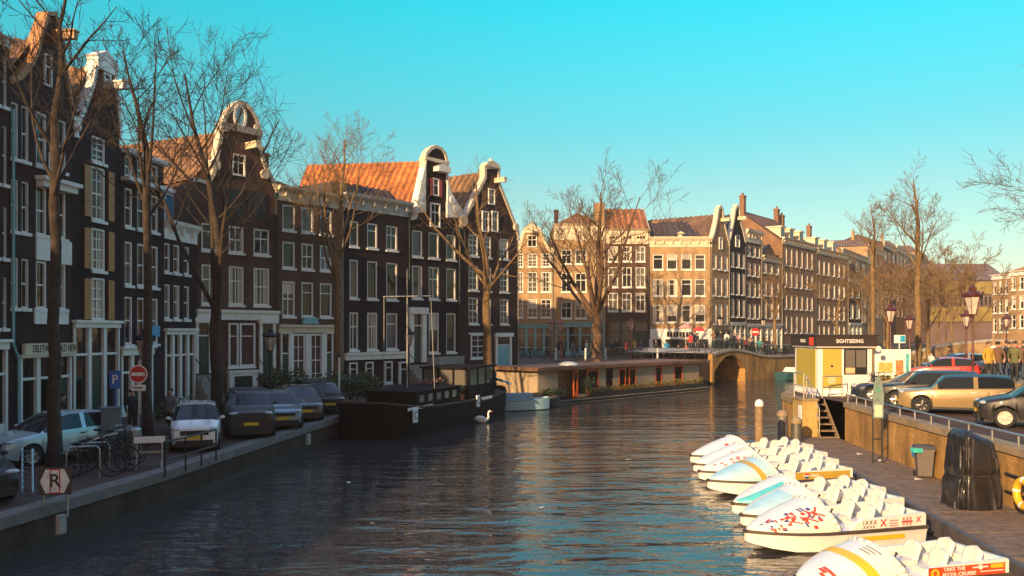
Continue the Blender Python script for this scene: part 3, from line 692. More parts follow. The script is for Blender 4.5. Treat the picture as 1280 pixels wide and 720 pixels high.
def ex_b1(H):
    U, V, root, w = H['U'], H['V'], H['root'], H['w']
    mb = MB(); mb.box(-.02, w + .02, -.16, -.004, V(400), V(391)); mb.box(-.05, w + .05, -.25, -.005, V(391), V(387.5)); mb.build('belt_cornice', white, root)
    # crowning pediment with oval opening
    mb = MB(); c0, c1 = U(276), U(324); mb.box(c0 - .1, c1 + .1, -.22, .4, V(166, 300), V(158, 300)); mb.build('gable_cornice', stone, root)
    mb = MB(); uc, vc = U(299), V(146, 299); rr = V(131, 299) - V(158, 299)
    n = 20; ring = []
    for i in range(n):
        a0, a1 = 2 * math.pi * i / n, 2 * math.pi * (i + 1) / n
        p = lambda a, k: (uc + math.cos(a) * .3 * k, vc + math.sin(a) * .48 * k)
        mb.prism([p(a0, 1), p(a1, 1), p(a1, 1.45), p(a0, 1.45)], -.14, -.005)
    ov = mb.build('oval_surround', white, root)
    g = MB(); g.prism([(uc + math.cos(2*math.pi*i/n)*.3, vc + math.sin(2*math.pi*i/n)*.48) for i in range(n)], -.05, -.008); g.build('oval_light', M('sky_glass', (.3, .55, .6), .1), ov)
    mb = MB()
    for (x, y, rr) in ((268, 206, .32), (330, 218, .28), (281, 160, .22), (320, 160, .22)): mb = MB(); scroll(U(x), V(y, x), rr, mb, -.16, .42); mb.build('scroll', cream, root)
    for (a, b) in ((279, 303), (309, 331)):
        g = MB(); g.box(U(a), U(b), -.05, -.006, V(272), V(236)); g.build('loft_door', blkp, root, fix=False)
    door(root, U(247), U(260), V(465), V(404)); window(root, U(285), U(297), V(458), V(404), white, g_dark, 'top', y=-.03); window(root, U(299), U(318), V(458), V(404), white, g_dark, 'top', y=-.03)
    door(root, U(327), U(340), V(468), V(404)); stoop(root, U(322), U(344), V(470)); stoop(root, U(243), U(264), V(467))
    mb = MB(); mb.box(U(284), U(319), -.25, -.005, 0.0, V(465)); mb.box(U(283), U(320), -.3, -.006, V(466), V(463)); bs = mb.build('basement_front', white, root); g = MB(); g.box(U(290), U(312), -.28, -.26, .1, V(470)); g.build('basement_door', blkp, bs, fix=False)
H_B1 = house('wide brown house with round topped neck gable and oval opening', LB, 246, 346.5, ZB, 232, [(283, 316), (333, 381)], [(252, 274), (286, 305), (317, 337)], brk_brown,
      gable=[(246, 232), (260, 229), (267, 216), (270, 200), (273, 185), (276, 168), (277, 158), (281, 148), (287, 138), (293, 131), (299, 128), (306, 130), (313, 137), (319, 147), (323, 158), (323, 168), (325, 186), (330, 206), (338, 220), (346.5, 232)],
      cop=cream, copw=.22, roof=('gable', 162, tile_br, .9), D=17, attic=[(289, 306, 193, 220)], hoist=(309, 187), extra=ex_b1, style='mix')
def ex_b2(H):
    U, V, root, w = H['U'], H['V'], H['root'], H['w']
    mb = MB(); mb.box(U(346.6), U(421), -.2, .0, V(416), V(409)); mb.box(U(346.4), U(422), -.32, -.002, V(409), V(406)); mb.build('shop_cornice', cream, root)
    mb = MB(); mb.prism([(U(375), V(405)), (U(395), V(405)), (U(393), V(397)), (U(377), V(397))], -.3, -.1); mb.build('shop_ornament', tealp, root)
    for a, b in ((348, 361), (404, 415)): door(root, U(a) + .2, U(b) - .1, .15, V(417), transom=.68, head=.05, fw=.1)
    for a, b in ((364, 381), (386, 402)):
        window(root, U(a), U(b), .55, V(417), white, g_dark, 'grid', y=-.03, fw=.14)
    mb = MB()
    for x in (362.5, 383.5, 403): mb.box(U(x) - .17, U(x) + .17, -.16, -.08, 0, V(417))
    mb.build('pilaster', white, root)
    for q in (.18, .5, .82):
        pass
H_B2 = house('brown three bay house with pale flat cornice and chimney', LB, 347, 429.5, ZB, 250, [(260, 291), (305, 337), (353, 396)], [(353, 369), (377, 392), (400, 415)], brk_brown,
      roof=('hip', 221, tile_or), D=8, corn=(238, 256), cornm=cream, extra=ex_b2, chim=[(.42, 4.5, .6, 3.4)], style='mix')
def ex_b3(H):
    U, V, root, w = H['U'], H['V'], H['root'], H['w']
    mb = MB(); mb.box(-.0, w - .02, -.18, -.004, V(449), V(443)); mb.box(-.0, w - .02, -.28, -.005, V(443), V(440)); mb.build('belt_cornice', white, root)
    for x in (441, 461, 485): window(root, U(x) - .35, U(x) + .35, .5, V(452), white, g_dark, 'top', y=-.03)
    door(root, U(500) , U(508), .1, V(455), head=.1)
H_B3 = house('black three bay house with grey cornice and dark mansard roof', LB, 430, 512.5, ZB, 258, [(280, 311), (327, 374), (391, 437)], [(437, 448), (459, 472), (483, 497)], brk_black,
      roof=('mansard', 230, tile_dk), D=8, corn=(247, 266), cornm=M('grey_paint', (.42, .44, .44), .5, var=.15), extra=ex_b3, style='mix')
def ex_b4(H):
    U, V, root, w = H['U'], H['V'], H['root'], H['w']
    mb = MB()   # carved white claw pieces beside the neck
    for pts in ([(531, 200), (528, 214), (524, 232), (520, 250), (519, 266), (530, 266)], [(558, 226), (562, 240), (569, 252), (576, 262), (577, 272), (557, 272)]):
        q = [(U(x), V(y, x)) for x, y in pts]; mb.prism(q, -.16, .42)
    for (x, y, r_) in ((526, 228, .22), (523, 246, .25), (525, 260, .28), (563, 250, .25), (568, 262, .3)): scroll(U(x), V(y, x), r_, mb, -.24, -.1)
    mb.build('carved_claw', white, root)
    mb = MB(); a, b = U(530), U(559); mb.box(a - .05, b + .05, -.2, .42, V(203, 545), V(199, 545)); mb.build('gable_cornice', cream, root)
    mb = MB(); mb.box(U(541), U(556), -.6, .05, V(216, 549), V(210, 549)); mb.prism([(U(540), V(210, 549)), (U(557), V(210, 549)), (U(548.5), V(206, 549))], -.6, .05); mb.build('hoist_hood', white, root)
    door(root, U(514.5), U(525), V(452), V(393), transom=.76, fw=.42, proud=.25, head=.45); stoop(root, U(508), U(531), V(455), n=6, depth=1.8)
    mb = MB(); mb.box(U(533), U(574), -.5, -.005, 0, V(446)); mb.build('stone_base', stone, root)
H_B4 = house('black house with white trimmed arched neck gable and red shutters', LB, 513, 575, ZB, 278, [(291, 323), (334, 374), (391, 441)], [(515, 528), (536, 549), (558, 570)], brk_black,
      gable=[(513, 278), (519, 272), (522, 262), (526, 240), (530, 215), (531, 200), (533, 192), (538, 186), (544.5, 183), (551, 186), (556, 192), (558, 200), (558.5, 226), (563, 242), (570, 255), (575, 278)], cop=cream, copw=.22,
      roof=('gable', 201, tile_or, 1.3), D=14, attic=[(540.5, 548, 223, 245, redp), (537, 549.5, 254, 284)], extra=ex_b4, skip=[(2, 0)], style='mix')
def ex_b5(H):
    U, V, root, w = H['U'], H['V'], H['root'], H['w']
    mb = MB(); mb.prism([(U(605), V(209, 614)), (U(624), V(209, 614)), (U(621), V(204, 614)), (U(614.5), V(201, 614)), (U(608), V(204, 614))], -.2, .42); mb.lathe([(0, V(201, 614)), (.12, V(201, 614)), (.15, V(199, 614)), (0, V(197, 614))], (U(614.5), .1, 0), 8); mb.build('gable_crown', cream, root)
    mb = MB(); scroll(U(578), V(276, 578), .42, mb, -.2, .42); mb.build('scroll', cream, root); mb = MB(); scroll(U(644), V(284, 644), .3, mb, -.2, .42); mb.build('scroll', cream, root)
    window(root, U(588), U(606), V(447), V(418), white, g_dark, 'grid', y=-.03)
    door(root, U(621), U(636), V(468), V(421), dm=tealp, transom=.78, fw=.25)
    mb = MB(); mb.box(U(585), U(609), -.12, -.005, V(418), V(416)); mb.build('lintel', white, root)
H_B5 = house('dark corner house with straight sided gable and pale coping', LB, 575.5, 648, ZB, 290, [(296, 322), (334, 364), (373, 405)], [(586, 598), (606, 614), (625, 636)], brk_dark,
      gable=[(575.5, 290), (578, 278), (606, 222), (606, 209), (623, 209), (623, 228), (644, 282), (648, 290)], cop=cream, copw=.26, roof=('gable', 214, tile_br), D=9, attic=[(610, 618, 236, 256), (602, 610.5, 264, 290), (614, 622, 264, 290)], hoist=(619, 229), extra=ex_b5, style='grid')

# ------------------------------------------------------------------ sunlit block facing the camera
ZC = 2.25
def ex_c1(H):
    U, V, root = H['U'], H['V'], H['root']
    mb = MB(); uc = U(665); mb.prism([(uc - .7, V(291)), (uc + .7, V(291)), (uc + .55, V(284)), (uc + .2, V(280)), (uc, V(276)), (uc - .2, V(280)), (uc - .55, V(284))], -.2, .4)
    for x in (648, 690): scroll(U(x), V(313), .3, mb, -.2, .4)
    mb.build('gable_crown', cream, root)
H_C1 = house('ochre house with white edged bell gable', LC, 645, 692, ZC, 314, [(317, 333.5), (340, 365), (374, 397)], [(646.5, 654), (659.5, 671.5), (676, 689)], brk_ochre,
      gable=[(645, 314), (648, 311), (651, 303), (653, 294), (656, 287), (661, 283), (665, 280), (669, 283), (674, 287), (678, 294), (681, 303), (686, 311), (692, 314)], cop=cream, copw=.34, roof=('gable', 288, tile_br), D=10,
      attic=[(659, 671, 294, 309)], panes=PANES_LIT, extra=ex_c1, style='grid', hoist=(665, 292), shop=(647, 691, 406, 4, tealp, g_mid, dict(door=3)), cornm=None)
def ex_c2(H):
    U, V, root, w = H['U'], H['V'], H['root'], H['w']
    mb = MB(); mb.box(0, w - .02, -.08, -.004, V(300), V(285)); mb.build('frieze', cream, root)
    cornice(root, w - .04, V(285), V(280), cream, .3, brackets=False)
    for a, b in ((701, 714), (742, 752)): window(root, U(a), U(b), V(297), V(288), cream, g_mid, 'sash', y=-.06, sill=False)
    window(root, U(719), U(733), V(302), V(288), cream, g_dark, 'sash', y=-.08, sill=False)
    chimney(root, U(697), 3, H['h'] - .5, H['h'] + 2.2, brk_dark, .45, .45, 0)
H_C2 = house('ochre house with white attic band and teal shopfront', LC, 692.3, 757, ZC, 283, [(312, 330), (341, 365), (377, 398)], [(701.5, 714.5), (719, 733), (744, 752)], brk_ochre, roof=('hip', 262, tile_br), D=10,
      panes=PANES, extra=ex_c2, style='cross', shop=(695, 755, 403, 4, tealp, g_dark, dict(door=3, fascia=.5)))
def ex_c3(H):
    U, V, root, w = H['U'], H['V'], H['root'], H['w']
    mb = MB(); mb.box(0.02, w - .02, -.08, -.004, V(305), V(290)); f = mb.build('frieze', cream, root)
    cornice(root, w - .04, V(290), V(286.5), cream, .35, brackets=False, u0=.02)
    for x in (767, 784, 801):
        g = MB()
        for q in (-.32, 0, .32): g.lathe([(0, -.1), (.15, -.1), (.15, -.082), (0, -.082)], (U(x) + q, 0, V(297)), 8, axis='Y')
        g.build('attic_light', blkp, f)
    mb = MB(); mb.box(U(745), U(757.5), 1.5, 3.4, H['h'] - 1, V(251)); mb.build('chimney', brk_tan, root)
    mb = MB(); mb.prismx([(0.3, H['h']), (5.3, H['hr'] + .15), (5.3, H['hr'] - .2), (.5, H['h'] - .3)], w - .12, w + .15); mb.prismx([(0.3, H['h']), (5.3, H['hr'] + .15), (5.3, H['hr'] - .2), (.5, H['h'] - .3)], -.1, .14); mb.build('roof_edge', cream, root)
H_C3 = house('brown house with white frieze under a steep rust orange roof', LC, 757.3, 812, ZC, 288, [(308, 327), (334, 359), (366, 389)], [(760, 772.5), (777.5, 789.5), (794.5, 806.5)], brk_brown, roof=('parallel', 254, tile_rd), D=10,
      panes=PANES_LIT, extra=ex_c3, style='cross', shop=(759, 810, 399, 3, grnp, g_mid, dict(door=2, fascia=.3)))
def ex_c4(H):
    U, V, root, w = H['U'], H['V'], H['root'], H['w']
    mb = MB(); mb.box(0, w, -.1, -.004, V(436), V(411))
    mb = MB()
    for x in (813.5, 829, 871, 887): mb.box(U(x) - .2, U(x) + .2, -.2, -.004, 0, V(424))
    mb.box(0, w, -.22, -.005, V(424), V(411)); mb.build('white_shopfront', white, root)
    g = MB(); 
    for i in range(9): u = U(833) + (U(868) - U(833)) * i / 9; g.box(u, u + .28, -.245, -.222, V(421), V(415))
    g.build('transom_pane', g_dark, root)
    for a, b in ((816, 827), (831, 869), (873, 885)):
        g = MB(); g.box(U(a), U(b), -.05, -.01, 0.05, V(424.5)); g.build('shop_opening', g_dark, root, fix=False)
    mb = MB(); mb.box(U(848), U(853), .2, .7, H['h'], V(291)); mb.prism([(U(845), V(292)), (U(856), V(292)), (U(850.5), V(289))], -.1, 1.0); mb.build('hoist_dormer', cream, root)
    chimney(root, U(826), 4, H['h'] + .5, V(271), brk_tan, .7, .6, 0)
H_C4 = house('wide ochre four bay house with white shopfront and dark slate roof', LC, 812.4, 889.5, ZC, 301, [(318, 337), (349, 370), (381, 403)], [(816, 829), (833.5, 846.5), (851.5, 864.5), (868.5, 881.5)], brk_ochre, roof=('parallel', 272, tile_dk), D=8,
      corn=(296, 309), cornm=cream, panes=PANES_LIT, extra=ex_c4, style='top')
mb = MB(); tile_slope(mb, (10, 101, 12), (26, 106, 12), (26, 112, 16.2), (10, 110, 15.2)); 
# ------------------------------------------------------------------ row running away on the right of the bend
def ex_d(H): pass
def tall_edge(pts):
    def f(H):
        U, V, root = H['U'], H['V'], H['root']
        mb = MB(); mb.band([(U(x), V(y, x)) for x, y in pts], .45, -.2, .5); mb.build('gable_edge', cream, root)
    return f
DN = dict(panes=PANES_LIT, style='sash', D=11)
house('narrow brown house with pointed gable at the far corner', LD, 890, 911.5, ZC, 302, [(319, 337), (347, 370), (380, 405)], [(891.5, 896), (898.5, 903), (906, 910)], brk_tan,
      gable=[(890, 302), (893, 290), (896, 276), (898, 262), (900.5, 258), (903, 262), (904.5, 276), (908, 292), (911.5, 302)], cop=cream, copw=.3, roof=('gable', 268, tile_gb), attic=[(898.5, 902.5, 297, 312)], hoist=(901.5, 277),
      shop=(891, 911, 412, 3, grnp, g_dark), **DN)
house('narrow dark house with slim white topped gable', LD, 912, 932, ZC, 302, [(316, 334), (341, 368), (374, 396)], [(914, 918), (921, 925), (927.5, 931)], brk_black,
      gable=[(912, 302), (914, 292), (917, 276), (919, 262), (921.5, 257), (924, 261), (925, 276), (929, 290), (932, 302)], cop=cream, copw=.3, roof=('gable', 268, tile_dk), attic=[(919, 924, 294, 309)], hoist=(922.5, 275),
      shop=(913, 931, 403, 3, white, g_dark), **DN)
house('brown house with heavy white cornice beyond the dark gable', LD, 932.5, 952, ZC, 300, [(308, 321), (329, 345), (353, 371), (380, 398)], [(934.5, 938.5), (941, 945), (947, 950.5)], brk_brown, roof=('hip', 283, tile_dk), corn=(288, 304), cornm=cream,
      shop=(933, 951, 405, 3, white, g_mid), **DN)
house('lower brown house beside the big brick house', LD, 952.3, 977.5, ZC, 326, [(330, 342), (352, 370), (378, 398)], [(954.5, 958.5), (962, 966), (970, 974)], brk_red, roof=('gable', 306, tile_gb), corn=(321, 328), cornm=cream,
      shop=(953, 977, 405, 4, white, g_curt), **DN)
def dormers(xs, yt, yb):
    def f(H):
        U, V, root = H['U'], H['V'], H['root']
        for x in xs:
            mb = MB(); u = U(x); a, b = H['h'] + .15, H['h'] + 1.75
            mb.box(u - .75, u + .75, 0.7, 3.2, a, b); mb.box(u - .9, u + .9, 0.5, 3.3, b, b + .18); d = mb.build('dormer', cream, root)
            g = MB(); g.box(u - .5, u + .5, .66, .695, a + .2, b - .15); g.build('pane', g_dark, d, fix=False)
    return f
house('big red brown brick house with three white dormers and two chimneys', LD, 978, 1020, ZC, 304, [(313, 334), (342, 360), (370, 387), (395, 416)], [(981, 984), (987.5, 990.5), (994, 997), (1000.5, 1003.5), (1007, 1010), (1013, 1016)], brk_red, roof=('parallel', 265, tile_gb), corn=(301, 309), cornm=cream,
      extra=dormers((985, 996, 1008), 0, 0), chim=[(0.03, 5.5, 3.6, 6.2), (.97, 5.5, 3.2, 5.8)], panes=PANES_LIT, style='sash', D=12)
house('second red brown brick house further along with dormers', LD, 1020.4, 1060, ZC, 316, [(328, 345), (355, 373), (382, 400), (407, 420)], [(1022, 1025), (1028, 1031), (1034, 1037), (1041, 1044), (1047, 1050), (1053, 1056)], brk_red, roof=('parallel', 290, tile_gb), corn=(314, 321), cornm=cream,
      extra=dormers((1027, 1038, 1049), 0, 0), chim=[(.1, 5.5, 2.6, 5.4), (.9, 5.5, 2.5, 5)], panes=PANES_LIT, style='sash', D=12)
house('narrow dark house with blue panes at the end of the row', LD, 1060.5, 1077, ZC, 352, [(358, 372), (380, 398)], [(1063, 1067), (1070, 1075)], brk_black, roof=('gable', 330, tile_dk), corn=(349, 354), panes=[g_mid], style='top', D=9, shop=(1061, 1076, 404, 3, white, g_dark))
# distant houses round the next bend
LE = Line((60, 165), (0.62, 1))
ecol = [brk_tan, brk_ochre, brk_brown, brk_tan, brk_red, brk_ochre, brk_tan, brk_brown]
elab = ['pale ochre far house behind the bare trees with flat top', 'tall ochre far house with brown chimney beyond the trees', 'brown far house with white stepped cornice', 'tan far house with small roof and white windows', 'red brown far house among the twigs', 'ochre far house with many white windows', 'tan far house near the end of the far row', 'brown far house closing the far row']
px = 1062; k = 0
for i, (x0, x1, ey, ry) in enumerate([(1052, 1084, 318, 302), (1084.3, 1104, 312, 298), (1104.3, 1120, 308, 296), (1120.3, 1134, 312, 300), (1134.3, 1146, 320, 308), (1146.3, 1157, 318, 306), (1157.3, 1166, 328, 318), (1166.3, 1174, 334, 322)]):
    n = 4 if i < 2 else 3
    cols = [(x0 + (x1 - x0) * (q + .22) / n, x0 + (x1 - x0) * (q + .74) / n) for q in range(n)]
    house(elab[i], LE, x0, x1, ZC, ey, [(ey + 8, ey + 20), (ey + 28, ey + 42), (ey + 50, ey + 65), (ey + 72, ey + 84)], cols, ecol[i], roof=('hip' if i % 2 else 'parallel', ry, tile_br), corn=(ey - 2, ey + 4), cornm=cream, panes=PANES_LIT, style='sash', D=12,
          chim=[(.5, 5, 2.2, 4.6)] if i in (1, 3) else ())
# right bank row seen through the trees
LF = Line((50, 92), (0.30, -1))
flab = ['white trimmed tan house on the right bank behind the crowd', 'ochre house on the right bank cut by the photo edge', 'brown house on the right bank just past the photo edge']
for i, (x0, x1, ey, ry) in enumerate([(1240, 1262, 345, 332), (1262.3, 1292, 340, 326), (1292.5, 1330, 332, 315)]):
    cols = [(x0 + (x1 - x0) * (q + .2) / 3, x0 + (x1 - x0) * (q + .74) / 3) for q in range(3)]
    house(flab[i], LF, x0, x1, ZR, ey, [(ey + 6, ey + 22), (ey + 29, ey + 46), (ey + 53, ey + 70)], cols, [brk_tan, brk_ochre, brk_brown][i], roof=('parallel', ry, tile_rd), corn=(ey - 2, ey + 4), cornm=white, panes=PANES_LIT, style='cross', D=9)
# broad far building with bands
def far_block():
    Y = 230; x0, x1 = PX(1160, Y), PX(1256, Y)
    t = thing('far_building', 'broad far building with mauve roof and moss yellow bands', 'building', (x0, Y, 1.9)); w = x1 - x0
    z = lambda y: ZY(y, Y) - 1.9
    mauve = M('mauve_cladding', (0.15, 0.095, 0.09), .7, scale=.3); moss = M('moss_yellow_cladding', (0.26, 0.19, 0.05), .7, scale=.2, var=.3)
    mb = MB(); mb.box(0, w, 0, 20, -2, z(350)); mb.build('wall', mauve, t)
    mb = MB(); mb.prismx([(-.5, z(350)), (20, z(350)), (10, z(326))], -1, w + 1); mb.build('roof', M('mauve_roof', (0.17, 0.115, 0.11), .8, scale=.3), t)
    for (a, b) in ((352, 368), (384, 402)):
        mb = MB(); mb.box(-.3, w + .3, -.5, 0, z(b), z(a)); mb.build('band', moss, t)
    mb = MB()
    for i in range(18): u = w * (i + .3) / 18; mb.box(u, u + w / 40, -.2, 0, z(382), z(371))
    mb.build('window_strip', g_dark, t)
far_block()
# ------------------------------------------------------------------ bare trees
def limb(mb, p, d, L, r, lvl, maxl, rg, up, spread, rmin, n0):
    """one tapering bent limb with side limbs; returns nothing"""
    segs = max(3, int(L / (0.55 if lvl < 2 else 0.4))); segs = min(segs, 9)
    pts = [p.copy()]; rs = [r]; dirs = [d.copy()]
    tip = max(rmin * .8, r * (0.16 if lvl == 0 else .22 if lvl < maxl else 0.45))
    wig = (0.08, 0.12, 0.16, 0.18, 0.2)[min(lvl, 4)]
    for i in range(segs):
        d = (d + Vector((rg.gauss(0, wig), rg.gauss(0, wig), rg.gauss(0, wig * .6))) + Vector((0, 0, up))).normalized()
        p = p + d * (L / segs); pts.append(p.copy()); dirs.append(d.copy()); rs.append(r + (tip - r) * (i + 1) / segs)
    n = 7 if r > .12 else (5 if r > .04 else 3)
    # connected rings
    a = dirs[0].orthogonal().normalized(); vs = []
    for q, dd, rr in zip(pts, dirs, rs):
        a = (a - dd * a.dot(dd)).normalized(); b = dd.cross(a)
        for k in range(n):
            t = 2 * math.pi * k / n; vs.append(q + (a * math.cos(t) + b * math.sin(t)) * rr)
    mb.add(vs, [(j*n+k, j*n+(k+1) % n, (j+1)*n+(k+1) % n, (j+1)*n+k) for j in range(segs) for k in range(n)])
    if lvl >= maxl: return
    cnt = n0[lvl]
    for i in range(cnt):
        f = 0.30 + 0.70 * (i + rg.random() * .9) / cnt; f = min(f, .995)
        k = min(segs - 1, int(f * segs)); g = f * segs - k
        q = pts[k].lerp(pts[k + 1], g); dd = dirs[k + 1]; rr = (rs[k] + (rs[k + 1] - rs[k]) * g)
        ax = Matrix.Rotation(rg.uniform(0, 2 * math.pi), 3, dd) @ dd.orthogonal().normalized()
        ang = rg.uniform(.45, 1.0) * spread
        nd = (dd * math.cos(ang) + ax * math.sin(ang)).normalized()
        limb(mb, q, nd, L * rg.uniform(.36, .58) * (1.1 - .40 * f), max(rmin, rr * rg.uniform(.40, .58)), lvl + 1, maxl, rg, up, spread, rmin, n0)
bark_m = M('bark_brown', (0.13, 0.075, 0.04), 0.9, var=0.5, scale=4, bump=0.8, bscale=20)
def tree(label, X, Y, z, H, fork, r, seed, group, matl=None, limbs=5, spread=1.0, open_=0.55, up=.06, counts=(7, 6, 5, 0), rmin=.008, lean=(0, 0), maxl=3, name='bare_tree', rz=0, crook=0.5):
    rg = random.Random(seed); t = thing(name, label, 'tree', (X, Y, z), rz, group); matl = matl or bark
    tr = MB(); k = 9; pts = []; p = Vector((0, 0, -.2)); n = 10
    d = Vector((lean[0], lean[1], 1)).normalized()
    for i in range(k + 1):
        f = i / k; q = Vector((lean[0] * f * fork + rg.gauss(0, .05) * crook, lean[1] * f * fork + rg.gauss(0, .05) * crook, -.2 + (fork + .2) * f)); pts.append(q)
    vs = []
    for i, q in enumerate(pts):
        f = i / k; rr = r * (1 - .30 * f) * (1.0 + .55 * math.exp(-f * 14))
        for j in range(n):
            a = 2 * math.pi * j / n; vs.append(q + Vector((math.cos(a), math.sin(a), 0)) * rr * (1 + .10 * math.sin(3 * a + i * .4 + seed)))
    tr.add(vs, [(j*n+q, j*n+(q+1) % n, (j+1)*n+(q+1) % n, (j+1)*n+q) for j in range(k) for q in range(n)] + [tuple(range(k*n, k*n+n))])
    tr.build('trunk', matl, t, smooth=1)
    cr = MB(); base = pts[-1]
    for i in range(limbs):
        a = 2 * math.pi * (i + rg.random() * .6) / limbs; el = open_ * rg.uniform(.55, 1.0) if i else .08
        dd = (Vector((math.cos(a) * math.sin(el), math.sin(a) * math.sin(el), math.cos(el))) + Vector((lean[0], lean[1], 0))).normalized()
        L = (H - fork) * rg.uniform(.68, .92) if i else (H - fork) * .86
        st = base - Vector((0, 0, rg.uniform(0, fork * .22) if i else 0))
        limb(cr, st, dd, L, r * (.74 if i == 0 else rg.uniform(.30, .46)), 0, maxl, rg, up, spread, rmin, counts)
    cr.build('crown', matl if maxl < 3 else matl, t, smooth=1)
    return t
GT = 'bare trees along the left quay'
tree('bare tree at the left edge behind the arrow board', -12.75, 24.5, .9, 14.8, 9.6, .175, 11, GT, limbs=5, open_=.72, counts=(8, 5, 5, 0))
tree('slim bare tree behind the no entry sign', -12.6, 30.4, .9, 14.4, 9.6, .165, 23, GT, limbs=5, open_=.62, counts=(8, 5, 5, 0))
tree('thick bare tree standing beside the black car', -12.1, 36, .9, 16.2, 5.2, .28, 31, GT, limbs=4, open_=.62, counts=(11, 6, 5, 0))
tree('bare tree with sunlit yellow crown before the flat cornice house', -9.9, 50.2, .9, 16.2, 8.4, .27, 47, GT, matl=bark_y, limbs=7, open_=.7, counts=(8, 6, 5, 0))
tree('bare crooked tree before the corner house', -1.75, 60.5, zg(60) , 15.6, 7.4, .33, 52, GT, matl=bark_y, limbs=6, open_=1.2, spread=1.15, up=.10, counts=(5, 5, 4, 0), crook=1.5)
tree('big spreading bare tree before the sunlit houses', 7.6, 79, 2.1, 16.9, 4.4, .56, 68, None, matl=bark_m, limbs=8, open_=1.12, spread=1.0, up=.10, counts=(7, 7, 6, 0), crook=2, rmin=.014)
tree('slender bare tree before the far brown row', 30, 100.5, 2.25, 11, 4.5, .22, 71, None, matl=bark_y, limbs=5, open_=.6, counts=(6, 5, 4, 0), rmin=.014)
GRT = 'bare trees on the right bank'
tree('slim sunlit bare tree behind the ticket kiosk', 24.6, 60, 1.9, 12.2, 8.4, .16, 83, GRT, matl=bark_y, limbs=5, open_=.7, counts=(7, 5, 4, 0))
tree('tallest sunlit bare tree behind the red car', 25.6, 55.5, 1.9, 13.2, 8.6, .205, 97, GRT, matl=bark_y, limbs=7, open_=.75, counts=(8, 6, 5, 0))
tree('bare tree with leaning branches at the right edge of the photo', 23.5, 31, 1.9, 14.0, 4.2, .22, 109, GRT, matl=bark_m, limbs=7, open_=1.1, counts=(7, 6, 5, 0), lean=(-.02, 0))
for i, (X, Y, H, lab) in enumerate([(35, 74, 10, 'small bare tree beyond the double lantern'), (41, 96, 12, 'bare far tree before the mauve roof'), (62, 128, 12, 'bare far tree before the far ochre houses'), (55, 110, 13, 'bare far tree beside the mauve building'), (44, 84, 11, 'bare tree with twiggy crown near the right bank row'), (74, 150, 14, 'bare tree farthest along the right bank')]):
    tree(lab, X, Y, 1.9, H, H * .35, .2, 200 + i, GRT, matl=bark_y, limbs=6, open_=.9, counts=(7, 6, 5, 0), rmin=.018)
for i, (X, Y, H, lab) in enumerate([(41, 111, 12, 'bare far tree before the dormer house'), (56, 138, 13, 'bare tree in front of the pale far house'), (66, 156, 14, 'bare tree farthest along the left bank')]):
    tree(lab, X, Y, 2.25, H, H * .35, .2, 300 + i, 'bare far trees on the left bank', matl=bark_y, limbs=6, open_=.9, counts=(7, 5, 5, 0), rmin=.02)

# ------------------------------------------------------------------ shrubs
leaf = M('dark_leaf', (0.030, 0.045, 0.016), .7, var=.5, scale=6); leaf_y = M('yellow_leaf', (0.30, 0.22, 0.03), .7, var=.5, scale=8); leaf_g = M('green_leaf', (0.07, 0.10, 0.025), .7, var=.5, scale=6); petal = M('pink_petal', (.62, .22, .20), .7, var=.3)
def leaves(mb, c, rad, n, size, rg, mi=0, nm=1):
    for i in range(n):
        while 1:
            q = Vector((rg.uniform(-1, 1), rg.uniform(-1, 1), rg.uniform(-1, 1)))
            if .25 < q.length < 1: break
        if rg.random() < .35: q *= .9
        p = Vector(c) + Vector((q.x * rad[0], q.y * rad[1], q.z * rad[2])); a = Vector((rg.gauss(0, 1), rg.gauss(0, 1), rg.gauss(0, 1))).normalized(); b = a.orthogonal().normalized(); s = size * rg.uniform(.6, 1.3)
        mb.add([p - a * s, p + b * s * .45, p + a * s, p - b * s * .45], [(0, 1, 2, 3)], mi if nm == 1 else rg.randrange(nm))
def shrub(label, X, Y, z, rad, n=500, size=.09, mats=None, seed=1, pot=False, name='shrub', group=None):
    rg = random.Random(seed); t = thing(name, label, 'plant', (X, Y, z), 0, group); mats = mats or [leaf, leaf_g]
    mb = MB(); st = MB()
    for k in range(5):
        o = (rg.uniform(-.5, .5) * rad[0], rg.uniform(-.5, .5) * rad[1], rad[2] * rg.uniform(.8, 1.3)); leaves(mb, (o[0], o[1], o[2] + (.3 if pot else 0)), [q * rg.uniform(.5, .8) for q in rad], n // 5, size, rg, 0, len(mats))
        st.tube((0, 0, 0), (o[0], o[1], o[2]), .02, .008, 4)
    mb.build('foliage', mats, t, fix=False); st.build('stem', bark, t)
    if pot:
        p = MB(); p.lathe([(0, 0), (.14, 0), (.2, .32), (.17, .32), (.0, .28)], (0, 0, 0), 10); p.build('pot', M('terracotta', (.42, .16, .07), .7), t)
    return t
shrub('large dark shrub growing behind the parked blue cars', -12.0, 47.0, .9, (1.5, 1.2, 1.0), 1500, .13, seed=5)
shrub('dark leafy bush beside the white pole', -8.5, 47.5, .9, (1.5, 1.0, 1.0), 1200, .12, seed=6)
shrub('low bush beside the small white car', -13.1, 34.8, .9, (.9, .7, .7), 600, .1, seed=7)

